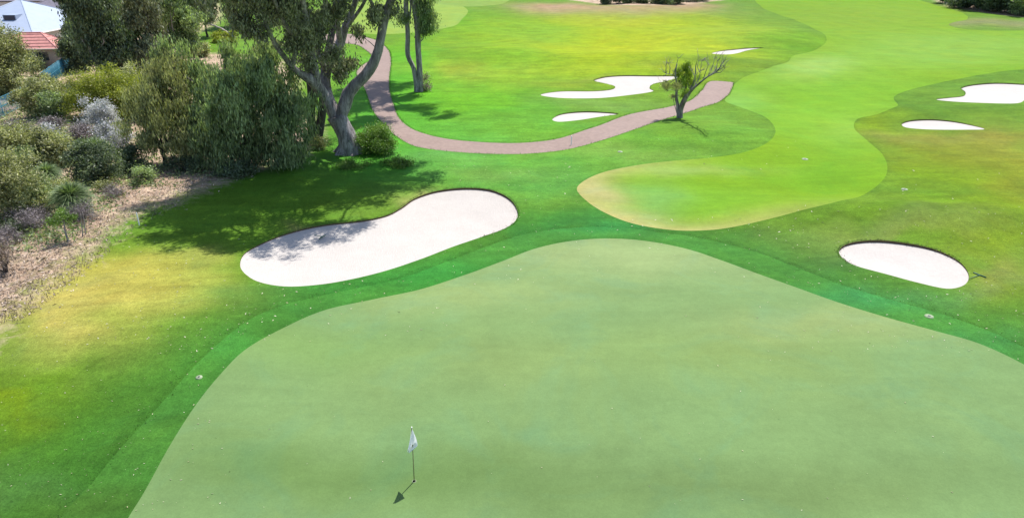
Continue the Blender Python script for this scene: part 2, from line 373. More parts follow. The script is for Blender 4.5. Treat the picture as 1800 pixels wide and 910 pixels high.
# grass colours, with some mound shading and near dimming painted in: (pixel x, y, radius x px, radius y px, colour, strength), turned into patches on the ground
PATCH_ROUGH = [
 (900,260,330,60,(110,190,80),.7),(820,180,160,60,(100,195,60),.7),(1000,60,260,45,(140,195,30),.7),(1130,50,140,30,(175,200,40),.8),
 (1110,95,120,18,(170,205,40),.8),(800,120,100,14,(175,195,80),.6),(900,95,60,20,(120,195,60),.6),(905,145,90,12,(150,190,60),.6),
 (850,165,60,14,(120,190,20),.7),(1090,185,110,10,(130,180,90),.6),(930,235,120,12,(120,180,20),.6),(1230,60,110,18,(150,190,70),.6),
 (1390,90,60,12,(95,160,40),.8),(1280,110,120,8,(120,150,50),.6),(1290,65,120,22,(130,190,60),.5),(1400,70,60,18,(110,175,40),.8),
 (1040,142,60,5,(135,150,80),.6),(1180,120,80,8,(150,170,80),.6),(1120,20,140,10,(155,175,90),.7),
 (1180,250,200,30,(120,175,50),.7),(1100,262,110,12,(145,180,90),.6),(1300,235,60,22,(105,170,60),.7),(1270,200,60,18,(130,190,70),.6),
 (1600,190,110,10,(95,150,50),.8),(1560,225,50,20,(140,180,10),.8),(1650,145,80,14,(110,165,60),.7),(1680,280,120,50,(130,165,40),.8),
 (1770,260,90,40,(152,160,66),.7),(1680,245,110,10,(150,160,80),.7),(1640,315,90,20,(120,170,10),.8),(1780,330,60,40,(142,160,50),.6),
 (1700,370,200,30,(120,175,20),.8),(1560,378,140,10,(115,150,60),.6),(1450,400,90,20,(125,170,70),.6),(1590,410,140,12,(140,160,80),.6),
 (1390,420,120,30,(110,160,70),.6),(1770,430,60,40,(135,170,50),.6),(1780,520,70,30,(140,165,60),.6),(1590,515,170,12,(120,170,110),.5),
 (1440,465,120,25,(85,155,85),.6),
 (960,330,110,30,(95,170,80),.8),(1040,400,120,22,(70,155,75),.95),(930,395,90,20,(85,160,60),.7),(900,310,120,22,(105,180,60),.7),
 (760,300,90,30,(95,180,70),.7),(700,350,90,20,(140,180,80),.8),(640,400,90,12,(160,175,90),.6),(830,470,120,20,(75,160,65),.7),
 (690,500,180,22,(70,155,70),.8),(540,515,120,22,(85,165,70),.7),(400,520,120,30,(140,185,85),.8),(300,480,120,34,(172,195,85),.9),
 (180,500,150,45,(194,198,94),.95),(60,570,130,45,(204,202,108),1.0),(0,640,90,40,(150,180,80),.6),(350,600,120,50,(95,152,55),.7),
 (250,570,120,25,(105,175,40),.6),(110,680,110,22,(115,165,35),.7),(20,730,60,22,(130,160,25),.8),(220,640,120,20,(95,150,45),.6),
 (150,740,120,60,(80,132,42),.85),(60,860,150,60,(78,122,45),.8),(120,810,70,22,(115,165,95),.8),(20,800,60,30,(80,125,45),.7),  # darker near entries partly paint vignette dimming into the turf
 (640,230,60,50,(90,190,60),.7),(640,130,60,50,(110,195,70),.7),(720,120,40,60,(90,190,50),.7),(1000,10,60,6,(195,170,140),.8),
 (1100,14,130,6,(190,165,140),.9),(1220,10,60,5,(190,165,140),.7),(1740,42,110,8,(150,160,110),.8),(1640,16,40,8,(140,150,90),.6),
 (1090,78,150,20,(196,214,45),1.0),(1290,106,150,7,(98,148,52),1.0),(1400,84,60,12,(90,155,38),.9),(940,60,50,18,(120,190,70),.8),(980,150,50,6,(130,165,60),.8),(860,185,60,14,(120,190,30),.8),(1540,398,170,20,(132,156,88),1.0),(1450,440,60,20,(125,150,80),.8),(1600,380,110,5,(92,130,45),.9),(1440,372,70,5,(92,130,45),.8),(1740,480,50,30,(140,160,80),.8),(690,352,30,10,(190,175,125),.9),(600,392,60,6,(170,170,110),.8),(350,455,60,16,(150,172,85),.9),(860,310,100,12,(150,185,110),.6),(780,280,70,14,(130,195,110),.7),(1150,85,60,8,(200,220,40),.8),(1000,120,120,10,(165,200,60),.7),(1060,40,70,10,(190,200,70),.6),(800,30,60,20,(110,185,50),.7),(860,60,90,20,(140,190,60),.6),(960,205,60,14,(105,170,50),.7),(880,210,90,14,(115,185,60),.7),(1400,440,60,20,(120,160,80),.7),(480,515,60,14,(120,165,85),.8),(200,700,60,60,(90,140,45),.5),  # some entries paint relief shading: bright crests, dark slopes and ridge arcs
 (430,60,50,25,(130,180,80),.7),(470,250,80,60,(90,150,60),.5),
]
PATCH_FAIR = [
 (1040,335,40,30,(205,205,140),1.0),(1080,385,60,16,(200,210,130),.9),(1190,402,110,7,(195,212,115),.9),(1130,345,50,30,(150,208,110),.8),
 (1240,350,90,30,(140,200,60),.7),(1180,296,120,9,(175,210,110),.8),(1330,372,90,12,(165,205,70),.7),(1490,170,120,60,(140,205,60),.6),
 (1420,115,60,18,(175,215,110),.8),(1290,178,60,30,(150,210,100),.7),(1520,230,70,30,(165,208,80),.7),(1600,90,160,30,(155,205,80),.7),
 (1750,80,120,24,(150,200,80),.7),(1550,30,160,26,(150,190,60),.8),(1400,20,80,20,(140,185,50),.7),(1450,300,90,30,(125,190,50),.6),
 (1420,210,70,25,(150,205,60),.6),
]
PATCH_GREEN = [(1100,450,260,40,(182,206,140),.9),(820,520,200,30,(175,200,130),.7),(1500,560,200,30,(180,200,130),.7),(560,600,180,40,(150,190,110),.6),
 (1300,620,240,50,(160,190,112),.6),(900,640,200,60,(158,185,115),.6),(700,850,300,60,(125,160,95),.7),(1300,850,500,60,(130,160,100),.7),(400,800,150,60,(125,160,95),.6)]  # entries nearest the camera are darker, partly painted vignette dimming
PATCH_COL = [(1040,402,90,14,(75,165,85),.9),(760,480,160,30,(75,170,75),.9),(400,600,80,40,(85,165,75),.8),(250,740,90,60,(92,148,64),.8),(150,870,90,60,(90,135,60),.9),(1500,520,160,25,(80,165,90),.9),(1750,600,100,30,(90,170,85),.8)]
def tint(P, base, patches, warp=0.5):
    X, Y_ = P[:, 0].copy(), P[:, 1].copy(); P = P.copy()
    for a, f_, s1, s2 in ((1.5, .32, .7, 2.1), (.95, .83, 3.3, .4), (.55, 1.9, 1.9, 5.0), (.3, 3.7, .2, 1.1)):      # ragged, wandering patch borders
        k = 1+np.hypot(X, Y_)/70
        a *= warp; P[:, 0] += a*k*np.sin(f_*(X*.6+Y_*1.1)/k+s1+1.7*np.sin(f_*.61*X/k+s2)); P[:, 1] += a*k*.8*np.sin(f_*(X*1.2-Y_*.5)/k+s2+1.5*np.sin(f_*.7*Y_/k+s1))
    col = np.tile(np.asarray(alb(*base)), (len(P), 1)); wsum = np.zeros(len(P)); acc = np.zeros((len(P), 3))
    for px, py, rx, ry, c, s in patches:
        p = G(px, py); k = p.y/flat(px, py)[1]
        e = G(px, min(py+ry, 2000)); f_ = G(px, max(py-ry, -40)); ryw = max(0.5*(f_.y-e.y), 0.4); rxw = rx*math.hypot(p.x, p.y, CAM_H)/FPX
        ang = math.atan2(p.x, p.y)                      # the patch's long axis
        dx = P[:, 0]-p.x; dy = P[:, 1]-p.y
        uu = dx - dy*p.x/p.y
        wgt = s*np.exp(-((uu/rxw)**2+(dy/ryw)**2))
        acc += wgt[:, None]*alb(*c)[None]; wsum += wgt
    t = np.clip(wsum, 0, 1)[:, None]
    return col*(1-t)+t*acc/np.maximum(wsum, 1e-6)[:, None]

BARE = catmull([G(*p).xy for p in [(-60,640),(0,565),(60,522),(110,482),(160,440),(205,400),(250,372),(320,350),(400,318),(480,290),(540,262),(560,225),(520,180),(520,120),(470,100),(400,95),(340,90),(330,70),(380,40),(380,0),(300,-60),(-300,-60),(-900,0),(-900,500),(-500,900)]], True, 1.0)
bare_far = catmull([G(*p).xy for p in [(985,-2),(1040,6),(1100,10),(1180,10),(1240,5),(1290,-4),(1200,-40),(1000,-40)]], True, 1.0)
bare_far2 = catmull([G(*p).xy for p in [(1640,-4),(1660,8),(1700,18),(1740,24),(1800,31),(1900,36),(2000,30),(1900,-20),(1700,-20)]], True, 1.0)

def submesh(n_, mat, name, base, patches, extra=None, dz=0.0):
    f = CF[reg == n_]; ids, inv = np.unique(f, return_inverse=True); F = inv.reshape(f.shape)
    V2 = CV[ids]; Z = CZ[ids]+dz
    at = {'tint': tint(V2, base, patches, 0.55 if n_ == 'rough' else 0.25)}
    if extra: at.update(extra(V2))
    if n_ == 'fair':                                   # dry pale rim round the near tip of the fairway
        d = sdf(V2, RG['fair'], False); c0 = np.array(G(1110, 350).xy); near = np.exp(-(np.linalg.norm((V2-c0)*np.array([1.0, 1.25]), axis=1)/11.5)**4)
        k = (0.8*near*np.exp(-(d/1.1)**1.3))[:, None]; at['tint'] = at['tint']*(1-k)+k*alb(212, 208, 140)[None]
    if n_ == 'rough':
        at['tint'] = at['tint']*np.array([1.20, 1.06, 1.15])
        dc = sdf(V2, RG['collar'], False); k = (0.8*np.exp(-(dc/3.4)**2))[:, None]; at['tint'] = at['tint']*(1-k)+k*tint(V2, (80, 146, 62), PATCH_COL)
    me = mesh_np(name, np.column_stack([V2, Z]), F, at, True)
    return link(name, me, mat)
def ex_rough(P):
    e = np.full(len(P), 9.0)
    for n_ in ('collar', 'fair', 'path'):
        po = RG[n_]; m = ((P > po.min(0)-2) & (P < po.max(0)+2)).all(1)
        e[m] = np.minimum(e[m], sdf(P[m], po, False)+(0.0 if n_ == 'collar' else 0.22))
    bare = -sdf(P, BARE)
    bare = np.maximum(bare, np.maximum(-sdf(P, bare_far), -sdf(P, bare_far2)))
    return {'edge': e, 'bare': np.clip(bare, -12, 12)}
def ex_edge(P): return {'edge': sdf(P, RG['green'], False)}
g = submesh('rough', M_ROUGH, 'ground', (114, 166, 56), PATCH_ROUGH, ex_rough); tag(g, 'rough grass and leaf strewn bushland ground of the golf course', kind='structure')
g = submesh('collar', M_COLLAR, 'grass_verge', (92, 160, 70), PATCH_COL, ex_edge); tag(g, 'darker green mown collar around the putting green', kind='structure')
g = submesh('fair', M_FAIR, 'lawn', (142, 192, 46), PATCH_FAIR); tag(g, 'bright mown fairway curving to the distance', kind='structure')
g = submesh('green', M_GREEN, 'lawn', (148, 184, 120), PATCH_GREEN); tag(g, 'pale smooth putting green around the flagstick', kind='structure')
g = submesh('green2', M_FAIR, 'lawn', (170, 205, 95), []); tag(g, 'pale distant green beyond the trees', kind='structure')
g = submesh('tee2', M_FAIR, 'lawn', (160, 195, 95), []); tag(g, 'pale distant tee at the top of the picture', kind='structure')
g = submesh('path', M_PATH, 'path', (200, 165, 175), [], None); tag(g, 'pinkish concrete cart path winding past the trees', kind='structure')

# bunkers: sand dished below the turf, with a cut lip
for i, (_, lab, dep) in enumerate(BUNKERS):
    n_ = 'b%d' % i; f = CF[reg == n_]; ids, inv = np.unique(f, return_inverse=True); F = inv.reshape(f.shape)
    V2 = CV[ids]; s = -sdf(V2, RG[n_]); s = np.maximum(s, 0)
    lipd = 0.10
    # deeper far lip, flush near edge
    yn = (V2[:, 1]-V2[:, 1].min())/(np.ptp(V2[:, 1])+1e-6)
    lip = 0.02+0.13*yn*(1 if i in (0, 1) else 0.7)
    Z = CZ[ids]-lip-dep*(1-np.exp(-s/2.2))*(0.35 if i > 1 else 0.6)+0.015*np.sin(V2[:, 0]*2.1+1.3*V2[:, 1])*np.minimum(s, 1)
    # boundary edges -> lip wall
    E = {}
    for t in F:
        for k in range(3):
            e = (int(t[k]), int(t[(k+1) % 3])); E[e] = 1
    bd = [e for e in E if (e[1], e[0]) not in E]
    root = empty('sand_bunker', (float(V2[:, 0].mean()), float(V2[:, 1].mean()), 0), lab, 'sand bunker', 'sand bunkers on the golf course')
    link('sand', mesh_np('sand', np.column_stack([V2, Z]), F, None, True), M_SAND, root)
    top = np.column_stack([V2, CZ[ids]+0.0]); LV = []; LF = []
    for a_, b__ in bd:
        k = len(LV); LV += [top[a_], top[b__], (V2[b__][0], V2[b__][1], Z[b__]-0.02), (V2[a_][0], V2[a_][1], Z[a_]-0.02)]; LF.append((k, k+1, k+2, k+3))
    link('lip', mesh_np('lip', LV, LF), M_LIP, root)

# ------------------------------------------------------------------ tubes, leaves, trees
class Tubes:
    def __init__(s): s.V = []; s.F = []; s.n = 0
    def add(s, pts, rad, seg=8, step=None, wob=0.0, rng=None):
        pts = [np.asarray(p, float) for p in pts]; rad = list(rad)
        if len(rad) == 2 and len(pts) > 2: rad = list(np.linspace(rad[0], rad[1], len(pts)))
        if step:
            Q = []; R = []
            for i in range(len(pts)-1):
                g = lambda k: pts[min(max(k, 0), len(pts)-1)]
                p0, p1, p2, p3 = g(i-1), g(i), g(i+1), g(i+2); m = max(1, int(np.linalg.norm(p2-p1)/step))
                for k in range(m):
                    t = k/m
                    Q.append(0.5*((2*p1)+(p2-p0)*t+(2*p0-5*p1+4*p2-p3)*t*t+(3*p1-p0-3*p2+p3)*t**3)); R.append(rad[i]*(1-t)+rad[i+1]*t)
            Q.append(pts[-1]); R.append(rad[-1]); pts, rad = Q, R
        n = len(pts); ref = np.array([0.31, 0.92, 0.2]); a = np.arange(seg)/seg*2*math.pi
        for i in range(n):
            d = pts[min(i+1, n-1)]-pts[max(i-1, 0)]; L = np.linalg.norm(d); d = d/L if L > 1e-9 else np.array([0, 0, 1.])
            u = ref-d*ref.dot(d)
            if np.linalg.norm(u) < 1e-3: u = np.array([1., 0, 0])-d*d[0]
            u /= np.linalg.norm(u); v = np.cross(d, u); ref = u
            r = np.full(seg, rad[i])
            if wob and rng is not None: r = r*(1+wob*rng.uniform(-1, 1, seg))
            s.V.append(pts[i][None]+np.cos(a)[:, None]*u*r[:, None]+np.sin(a)[:, None]*v*r[:, None])
            if i:
                b0 = s.n+(i-1)*seg; b1 = b0+seg
                s.F += [(b0+k, b0+(k+1) % seg, b1+(k+1) % seg, b1+k) for k in range(seg)]
        s.n += n*seg
        c = s.n; s.V.append(pts[-1][None]); 
        s.F += [(c-seg+k, c-seg+(k+1) % seg, c, c) for k in range(seg)]; s.n += 1
    def build(s, name, mat, parent=None):
        V = np.concatenate(s.V); me = bpy.data.meshes.new(name)
        F = [f if f[2] != f[3] else f[:3] for f in s.F]
        me.from_pydata(V.tolist(), [], F); me.polygons.foreach_set('use_smooth', np.ones(len(me.polygons), bool)); me.update()
        return link(name, me, mat, parent)

def unit(v): return v/np.maximum(np.linalg.norm(v, axis=-1, keepdims=True), 1e-9)
def leaf_mesh(name, C, L, W, rng, droop=0.5, tint_=None, up=0.0):
    """one slim four-cornered leaf at each centre; droop 0 = any direction, 1 = hanging"""
    n = len(C); C = np.asarray(C, float)
    A = unit(rng.normal(size=(n, 3))); A = unit(A*(1-droop)+np.array([0, 0, -1.0])*droop*1.2 + up*np.array([0, 0, 1.0]))
    B = unit(np.cross(A, unit(rng.normal(size=(n, 3))))); l = L*rng.uniform(0.6, 1.3, n)[:, None]; w_ = W*rng.uniform(0.7, 1.3, n)[:, None]
    N = np.cross(A, B)
    v0 = C-A*l*0.5; v2 = C+A*l*0.5+N*l*0.08; v1 = C+B*w_*0.5-A*l*0.05; v3 = C-B*w_*0.5-A*l*0.05
    V = np.stack([v0, v1, v2, v3], 1).reshape(-1, 3); F = np.arange(4*n).reshape(n, 4)
    t = rng.uniform(0, 1, n) if tint_ is None else np.clip(tint_+rng.uniform(-.4, .4, n), 0, 1)
    return mesh_np(name, V, F, {'tint': np.repeat(t, 4)})
def crown_points(rng, lobes, ncl, per, clr, shell=0.55, hang=0.0, low=-1.0):
    """lobes: (centre, (rx,ry,rz), weight). Returns leaf centres, cluster tint, cluster centres"""
    wt = np.array([l[2] for l in lobes], float); wt /= wt.sum()
    nb = max(3, ncl//9)
    idx = rng.choice(len(lobes), nb, p=wt)
    c = np.array([tuple(l[0]) for l in lobes])[idx]; r = np.array([l[1] for l in lobes])[idx]
    d = unit(rng.normal(size=(nb, 3))); d[:, 2] = np.where(d[:, 2] < low, -d[:, 2], d[:, 2])
    rr = rng.uniform(shell**3, 1, nb)**(1/3); stick = np.where(rng.rand(nb) < 0.2, rng.uniform(1.05, 1.32, nb), 1.0)
    bc = c+d*r*(rr*stick)[:, None]; bt = rng.uniform(0, 1, nb)
    bi = rng.randint(0, nb, ncl)                       # boughs; every bough carries several bunches of leaves
    cc = bc[bi]+unit(rng.normal(size=(ncl, 3)))*r[bi]*0.24*rng.uniform(0.3, 1.3, ncl)[:, None]
    rr = rr[bi]
    k = rng.poisson(per, ncl)+2; ci = np.repeat(np.arange(ncl), k)
    sz = clr*rng.uniform(0.6, 1.4, ncl)
    o = rng.normal(size=(len(ci), 3))*sz[ci][:, None]*np.array([1, 1, 0.75])
    if hang: o[:, 2] -= np.abs(rng.normal(size=len(ci)))*hang
    ct = 0.45*bt[bi]+0.4*rng.uniform(0, 1, ncl)+0.15*(rr-shell)/(1-shell+1e-6)
    return cc[ci]+o, ct[ci], cc
def crown(name, rng, lobes, ncl, per, clr, L, W, mat, parent, droop=0.5, shell=0.55, hang=0.0, low=-1.0, floor=None):
    P, t, cc = crown_points(rng, lobes, ncl, per, clr, shell, hang, low)
    if floor is not None:
        m = P[:, 2] > floor; P = P[m]; t = t[m]
    link(name, leaf_mesh(name, P, L, W, rng, droop, t), mat, parent)
    return cc
def branch_to(tb, rng, a, b, r0, r1, sag=0.08, seg=5, n=4):
    a = np.asarray(a, float); b = np.asarray(b, float); L = np.linalg.norm(b-a); P = []
    for i in range(n+1):
        t = i/n; p = a*(1-t)+b*t; p = p+rng.normal(size=3)*L*0.035*(0 < i < n); p[2] += sag*L*math.sin(math.pi*t)
        P.append(p)
    tb.add(P, np.linspace(r0, r1, n+1), seg); return P
def nearest(pool, p):
    pool = np.asarray(pool); d = np.linalg.norm(pool-np.asarray(p)[None], axis=1)+np.maximum(0, pool[:, 2]-p[2])*0.8
    return pool[int(d.argmin())]

def bush(name, px, py, w_, h, mat, label, cat='bush', group=None, n=500, per=16, L=0.16, W=0.06, clr=0.22, lobes=4, droop=0.15, bark=M_BARK_D, seed=0, depth=None, shell=0.45, base=None, stems=7):
    """a shrub whose foot is at that pixel; w_ and h in metres"""
    rng = np.random.RandomState(seed+int(px*7+py)); p = G(px, py) if base is None else Vector(base); root = empty(name, p, label, cat, group)
    if px < 330 and 100 < py < 520: w_, h = w_*1.22, h*1.22; n = int(n*1.25); L *= 1.15; W *= 1.25
    dd = depth or w_*0.8; lb = []
    for i in range(lobes):
        a = i*2.399+rng.uniform(0, 1); q = 0.42*math.sqrt((i+0.3)/lobes)*1.5 if lobes > 1 else 0
        r = 0.5*(1-0.45*q)
        lb.append(((p.x+math.cos(a)*q*w_*0.5, p.y+math.sin(a)*q*dd*0.5, p.z+h*(0.50-0.12*q+rng.uniform(-.16, .12))), (w_*r*0.74*rng.uniform(.7, 1.15), dd*r*0.74, h*0.45*rng.uniform(0.65, 1.15)), 1))
    cc = crown('foliage', rng, lb, n, per, clr, L, W, mat, root, droop, shell, floor=p.z+0.02)
    tb = Tubes()
    for i in range(stems):
        q = cc[rng.randint(len(cc))]; branch_to(tb, rng, (p.x+rng.normal()*0.12*w_/3, p.y+rng.normal()*0.12*w_/3, p.z-0.05), q, 0.02+0.012*h, 0.008, 0.05, 5)
    tb.build('stem', bark, root); return root

def tree(name, base, lobes, mat, label, cat='tree', group=None, trunk_r=0.25, forks=None, ncl=900, per=20, clr=0.4, L=0.25, W=0.08, droop=0.5, bark=M_BARK_D, seed=1, shell=0.5, hang=0.0, twigs=40, lean=(0, 0)):
    rng = np.random.RandomState(seed); base = Vector(base); root = empty(name, base, label, cat, group)
    cc = crown('crown', rng, lobes, ncl, per, clr, L, W, mat, root, droop, shell, hang, floor=base.z+0.3)
    tb = Tubes(); zc = min(l[0][2] for l in lobes); fk = np.array([base.x+lean[0], base.y+lean[1], base.z+(zc-base.z)*0.45])
    trunk_pts = [(base.x, base.y, base.z-0.2), (base.x+lean[0]*0.3, base.y+lean[1]*0.3, base.z+0.5), tuple((np.array(base)+fk)/2+rng.normal(size=3)*0.1), tuple(fk)]
    tb.add(trunk_pts, [trunk_r*1.4, trunk_r*1.05, trunk_r*0.9, trunk_r*0.8], 10, 0.4, 0.04, rng)
    pool = [fk]
    for l in lobes:
        P = branch_to(tb, rng, fk, l[0], trunk_r*0.6, trunk_r*0.18, 0.05, 7, 5); pool += P[1:]
    for i in range(twigs):
        q = cc[rng.randint(len(cc))]; branch_to(tb, rng, nearest(pool, q), q, trunk_r*0.14, 0.012, 0.03, 4, 3)
    tb.build('trunk', bark, root); return root
# ------------------------------------------------------------------ trees
TS = np.array([TO_SUN.x, TO_SUN.y, TO_SUN.z]); TS = TS/TS[2]
def over(px, py, z):
    """the point at height z whose shadow falls at that spot of the ground"""
    g_ = np.array(G(px, py)); return g_+TS*z

# --- the big forked gum whose crown reaches over the bunker
def big_gum():
    rng = np.random.RandomState(11); Y = G(612, 268).y
    root = empty('gum_tree', G(612, 268), 'huge forked gum tree with a thick grey trunk, its crown shading the lawn and bunker', 'tree', 'tall gum trees by the path')
    q = lambda x, y_, dy=0.0: np.array(P3(x, y_, Y+dy)); tb = Tubes(); px_ = 0.0475
    b = np.array(G(612, 268))
    tb.add([b+[0.1, 0, -0.4], q(616, 262), q(610, 240), q(600, 220), q(592, 203)], [27*px_, 20*px_, 16*px_, 15*px_, 17.5*px_], 16, 0.3, 0.05, rng)
    for a in (0.2, 1.6, 2.9, 4.0, 5.2):                                   # root flare
        tb.add([b+[math.cos(a)*1.35, math.sin(a)*1.2, -0.25], b+[math.cos(a)*0.7, math.sin(a)*0.6, 0.15], q(610, 245)], [0.22, 0.36, 0.5], 8, 0.2, 0.06, rng)
    tb.add([b+[0.7, -0.2, -0.2], b+[1.05, -0.3, 0.25], b+[1.35, -0.35, 0.42]], [0.42, 0.36, 0.24], 9, 0.15, 0.08, rng)   # stump knob
    pool = []
    def limb(pts, r, seg=10):
        tb.add(pts, np.array(r)*px_, seg, 0.5, 0.03, rng); pool.extend(pts[2:])
    # left limb
    limb([q(592, 210), q(583, 190), q(572, 172), q(556, 150, -1), q(543, 138, -2), q(527, 129, -2.5), q(513, 117, -3), q(497, 96, -4), q(482, 75, -5), q(468, 45, -6), q(455, 5, -7), q(440, -40, -8)], [12, 11, 10, 9.5, 8, 6, 4.5, 4, 3.4, 3, 2.6, 2])
    limb([q(556, 152, -1), q(556, 132, -1.5), q(550, 105, -2), q(546, 70, -3), q(538, 35, -4.5), q(530, -10, -6), q(520, -60, -8)], [8, 6.5, 5.5, 5, 4.5, 4, 3])
    limb([q(513, 117, -3), q(520, 85, -4), q(517, 55, -4), q(522, 30, -5), q(512, -10, -6)], [4, 3.4, 3, 2.4, 2])
    limb([q(549, 100, -2), q(530, 78, -3), q(508, 52, -5), q(490, 20, -6), q(474, -20, -8)], [4.6, 4, 3.6, 3, 2.4])
    # middle limb
    limb([q(588, 200), q(577, 172, 1), q(572, 148, 1.5), q(573, 125, 2), q(583, 100, 2), q(598, 75, 2.5), q(607, 48, 2.5), q(618, 22, 2.5), q(628, -10, 2.5), q(636, -60, 2)], [11, 9.5, 9, 9, 8.5, 8, 6, 5, 4.5, 3.5])
    limb([q(598, 75, 2.5), q(594, 45, 1), q(592, 15, 0), q(588, -20, -1), q(582, -60, -3)], [6, 4.4, 4, 3.5, 3])
    limb([q(606, 52, 2.5), q(622, 32, 2), q(640, 5, 1), q(655, -30, 0)], [4, 3, 2.6, 2])
    limb([q(573, 125, 2), q(560, 95, 0), q(563, 60, -1), q(572, 20, -2), q(570, -30, -4)], [5, 4.5, 4, 3.5, 3])
    # right limb
    limb([q(596, 208), q(606, 185), q(612, 165), q(625, 149), q(642, 133), q(656, 112), q(665, 88), q(671, 58), q(677, 30), q(685, 6), q(692, -25), q(700, -70, -1)], [11, 11, 10.5, 9.5, 9, 8.5, 7.5, 7, 6.8, 6, 5, 4])
    limb([q(672, 52), q(664, 30), q(655, 10, -1), q(640, -25, -3), q(630, -60, -5)], [4, 3.2, 2.8, 2.4, 2])
    limb([q(680, 15), q(695, -5, -1), q(715, -30, -2), q(735, -60, -3)], [4.5, 3.8, 3.2, 2.5])
    # long reaches forward above the frame
    spots = [(285,400,17.5),(335,425,18.5),(400,400,17),(455,372,16.5),(380,345,19),(520,365,17.5),(570,345,18.5),(610,322,17),(655,300,16.8),(690,296,17.4),
             (475,432,19),(535,415,18.6),(595,402,19.4),(300,360,20),(620,318,18),(665,312,17.2),(590,335,17),(690,318,17.5),(360,430,18),(300,425,18),(430,345,17),(500,345,18),(470,330,20),(560,300,18),(420,425,18),(640,340,19.5),(345,385,18),(500,400,18.8)]
    lobes = []
    for i, (a, c, z) in enumerate(spots):
        o = over(a, c, z); r = rng.uniform(1.7, 2.7) if 395 > c else 1.6
        lobes.append((o, (r*1.3, r*1.0, 1.2), r*r*1.6))
        branch_to(tb, rng, nearest(pool, o), o, 0.13, 0.04, 0.04, 6, 5)
    top = len(lobes)
    for (x, y_, dy, r) in [(480,-30,-6,2.3),(520,-50,-5,2.4),(560,-60,-3,2.4),(610,-70,0,2.3),(440,-40,-7,2.2),(640,-60,0,2.0),(700,-75,-1,2.0),(540,-140,-4,3.2),(620,-150,0,3.2),(470,-120,-7,3),(400,-60,-8,2.2)]:
        o = q(x, y_, dy); lobes.append((o, (r*1.2, r, 1.3), r*r*1.0))
    crownlobes = lobes
    # drooping bunches seen at the top of the picture
    seen = [(478,20,-5,1.1),(500,5,-5,1.2),(530,30,-5,1.0),(555,10,-4,1.2),(585,25,-2,1.0),(520,70,-4,.8),(545,55,-3,.9),(490,60,-5,.8),(565,60,-2,.8),
            (600,10,0,.9),(575,90,0,.8),(590,110,1,.6),(650,8,0,.6),(460,10,-6,1.1),(425,25,-6,1.0),(628,50,1,.35),(612,105,2.5,.45),(655,30,0,.35),(700,5,-1,.5),(655,22,-1,.4),
            (600,130,2,.5),(535,95,-2,.7),(455,45,-6,.8),(395,5,-7,1.1),(637,62,0,.25),(690,12,0,.3)]
    for (x, y_, dy, r) in seen:
        o = q(x, y_, dy); crownlobes.append((o, (r*1.1, r, r*0.9), r*r*1.25+0.15))
        branch_to(tb, rng, nearest(pool, o), o, 0.05, 0.015, 0.02, 5, 4)
    cc = crown('crown', rng, crownlobes, 6400, 26, 0.29, 0.30, 0.10, L_GUM, root, 0.55, 0.2, 0.35)
    for i in range(190):
        t = cc[rng.randint(len(cc))]; branch_to(tb, rng, nearest(pool, t), t, 0.035, 0.012, 0.03, 4, 4)
    tb.build('trunk', M_BARK, root)
big_gum()

# --- the darker twin stemmed gum just behind it
def back_gum():
    rng = np.random.RandomState(21); base = G(552, 246); Y = base.y
    root = empty('gum_tree', base, 'dark twin stemmed gum tree standing just behind the huge forked gum', 'tree', 'tall gum trees by the path')
    q = lambda x, y_, dy=0.0: np.array(P3(x, y_, Y+dy)); tb = Tubes(); s = 0.055; pool = []
    for P, R in (([q(553, 256), q(549, 230), q(546, 200), q(548, 165), q(543, 130), q(535, 90, 1), q(530, 40, 2), q(520, -30, 3)], [9, 7.5, 7, 7, 6, 5, 4.5, 3]),
                 ([q(556, 256), q(562, 225), q(567, 190), q(570, 150), q(575, 100), q(585, 50, 2), q(590, 0, 3), q(600, -60, 3)], [9, 7, 6.5, 6, 6, 5, 4, 3])):
        tb.add(P, np.array(R)*s, 10, 0.5, 0.04, rng); pool += P[4:]
    lobes = [(q(x, y_, dy), (r*1.2, r*1.2, r*0.8), r*r) for x, y_, dy, r in
             [(520,-40,3,3),(560,-70,4,3),(600,-60,4,3),(500,20,4,2.0),(545,20,3,2.2),(580,40,3,1.9),(600,0,4,2),(570,85,3,1.4),(535,70,3,1.6),(596,105,2,1.0),(470,-10,5,2.4),(505,70,4,1.3)]]
    for l in lobes: pool += branch_to(tb, rng, nearest(pool, l[0]), l[0], 0.12, 0.04, 0.04, 5, 4)[2:]
    cc = crown('crown', rng, lobes, 560, 24, 0.36, 0.30, 0.09, L_GUM, root, 0.6, 0.2, 0.4)
    for i in range(60):
        t = cc[rng.randint(len(cc))]; branch_to(tb, rng, nearest(pool, t), t, 0.035, 0.012, 0.02, 4, 3)
    tb.build('trunk', M_BARK_D, root)
back_gum()

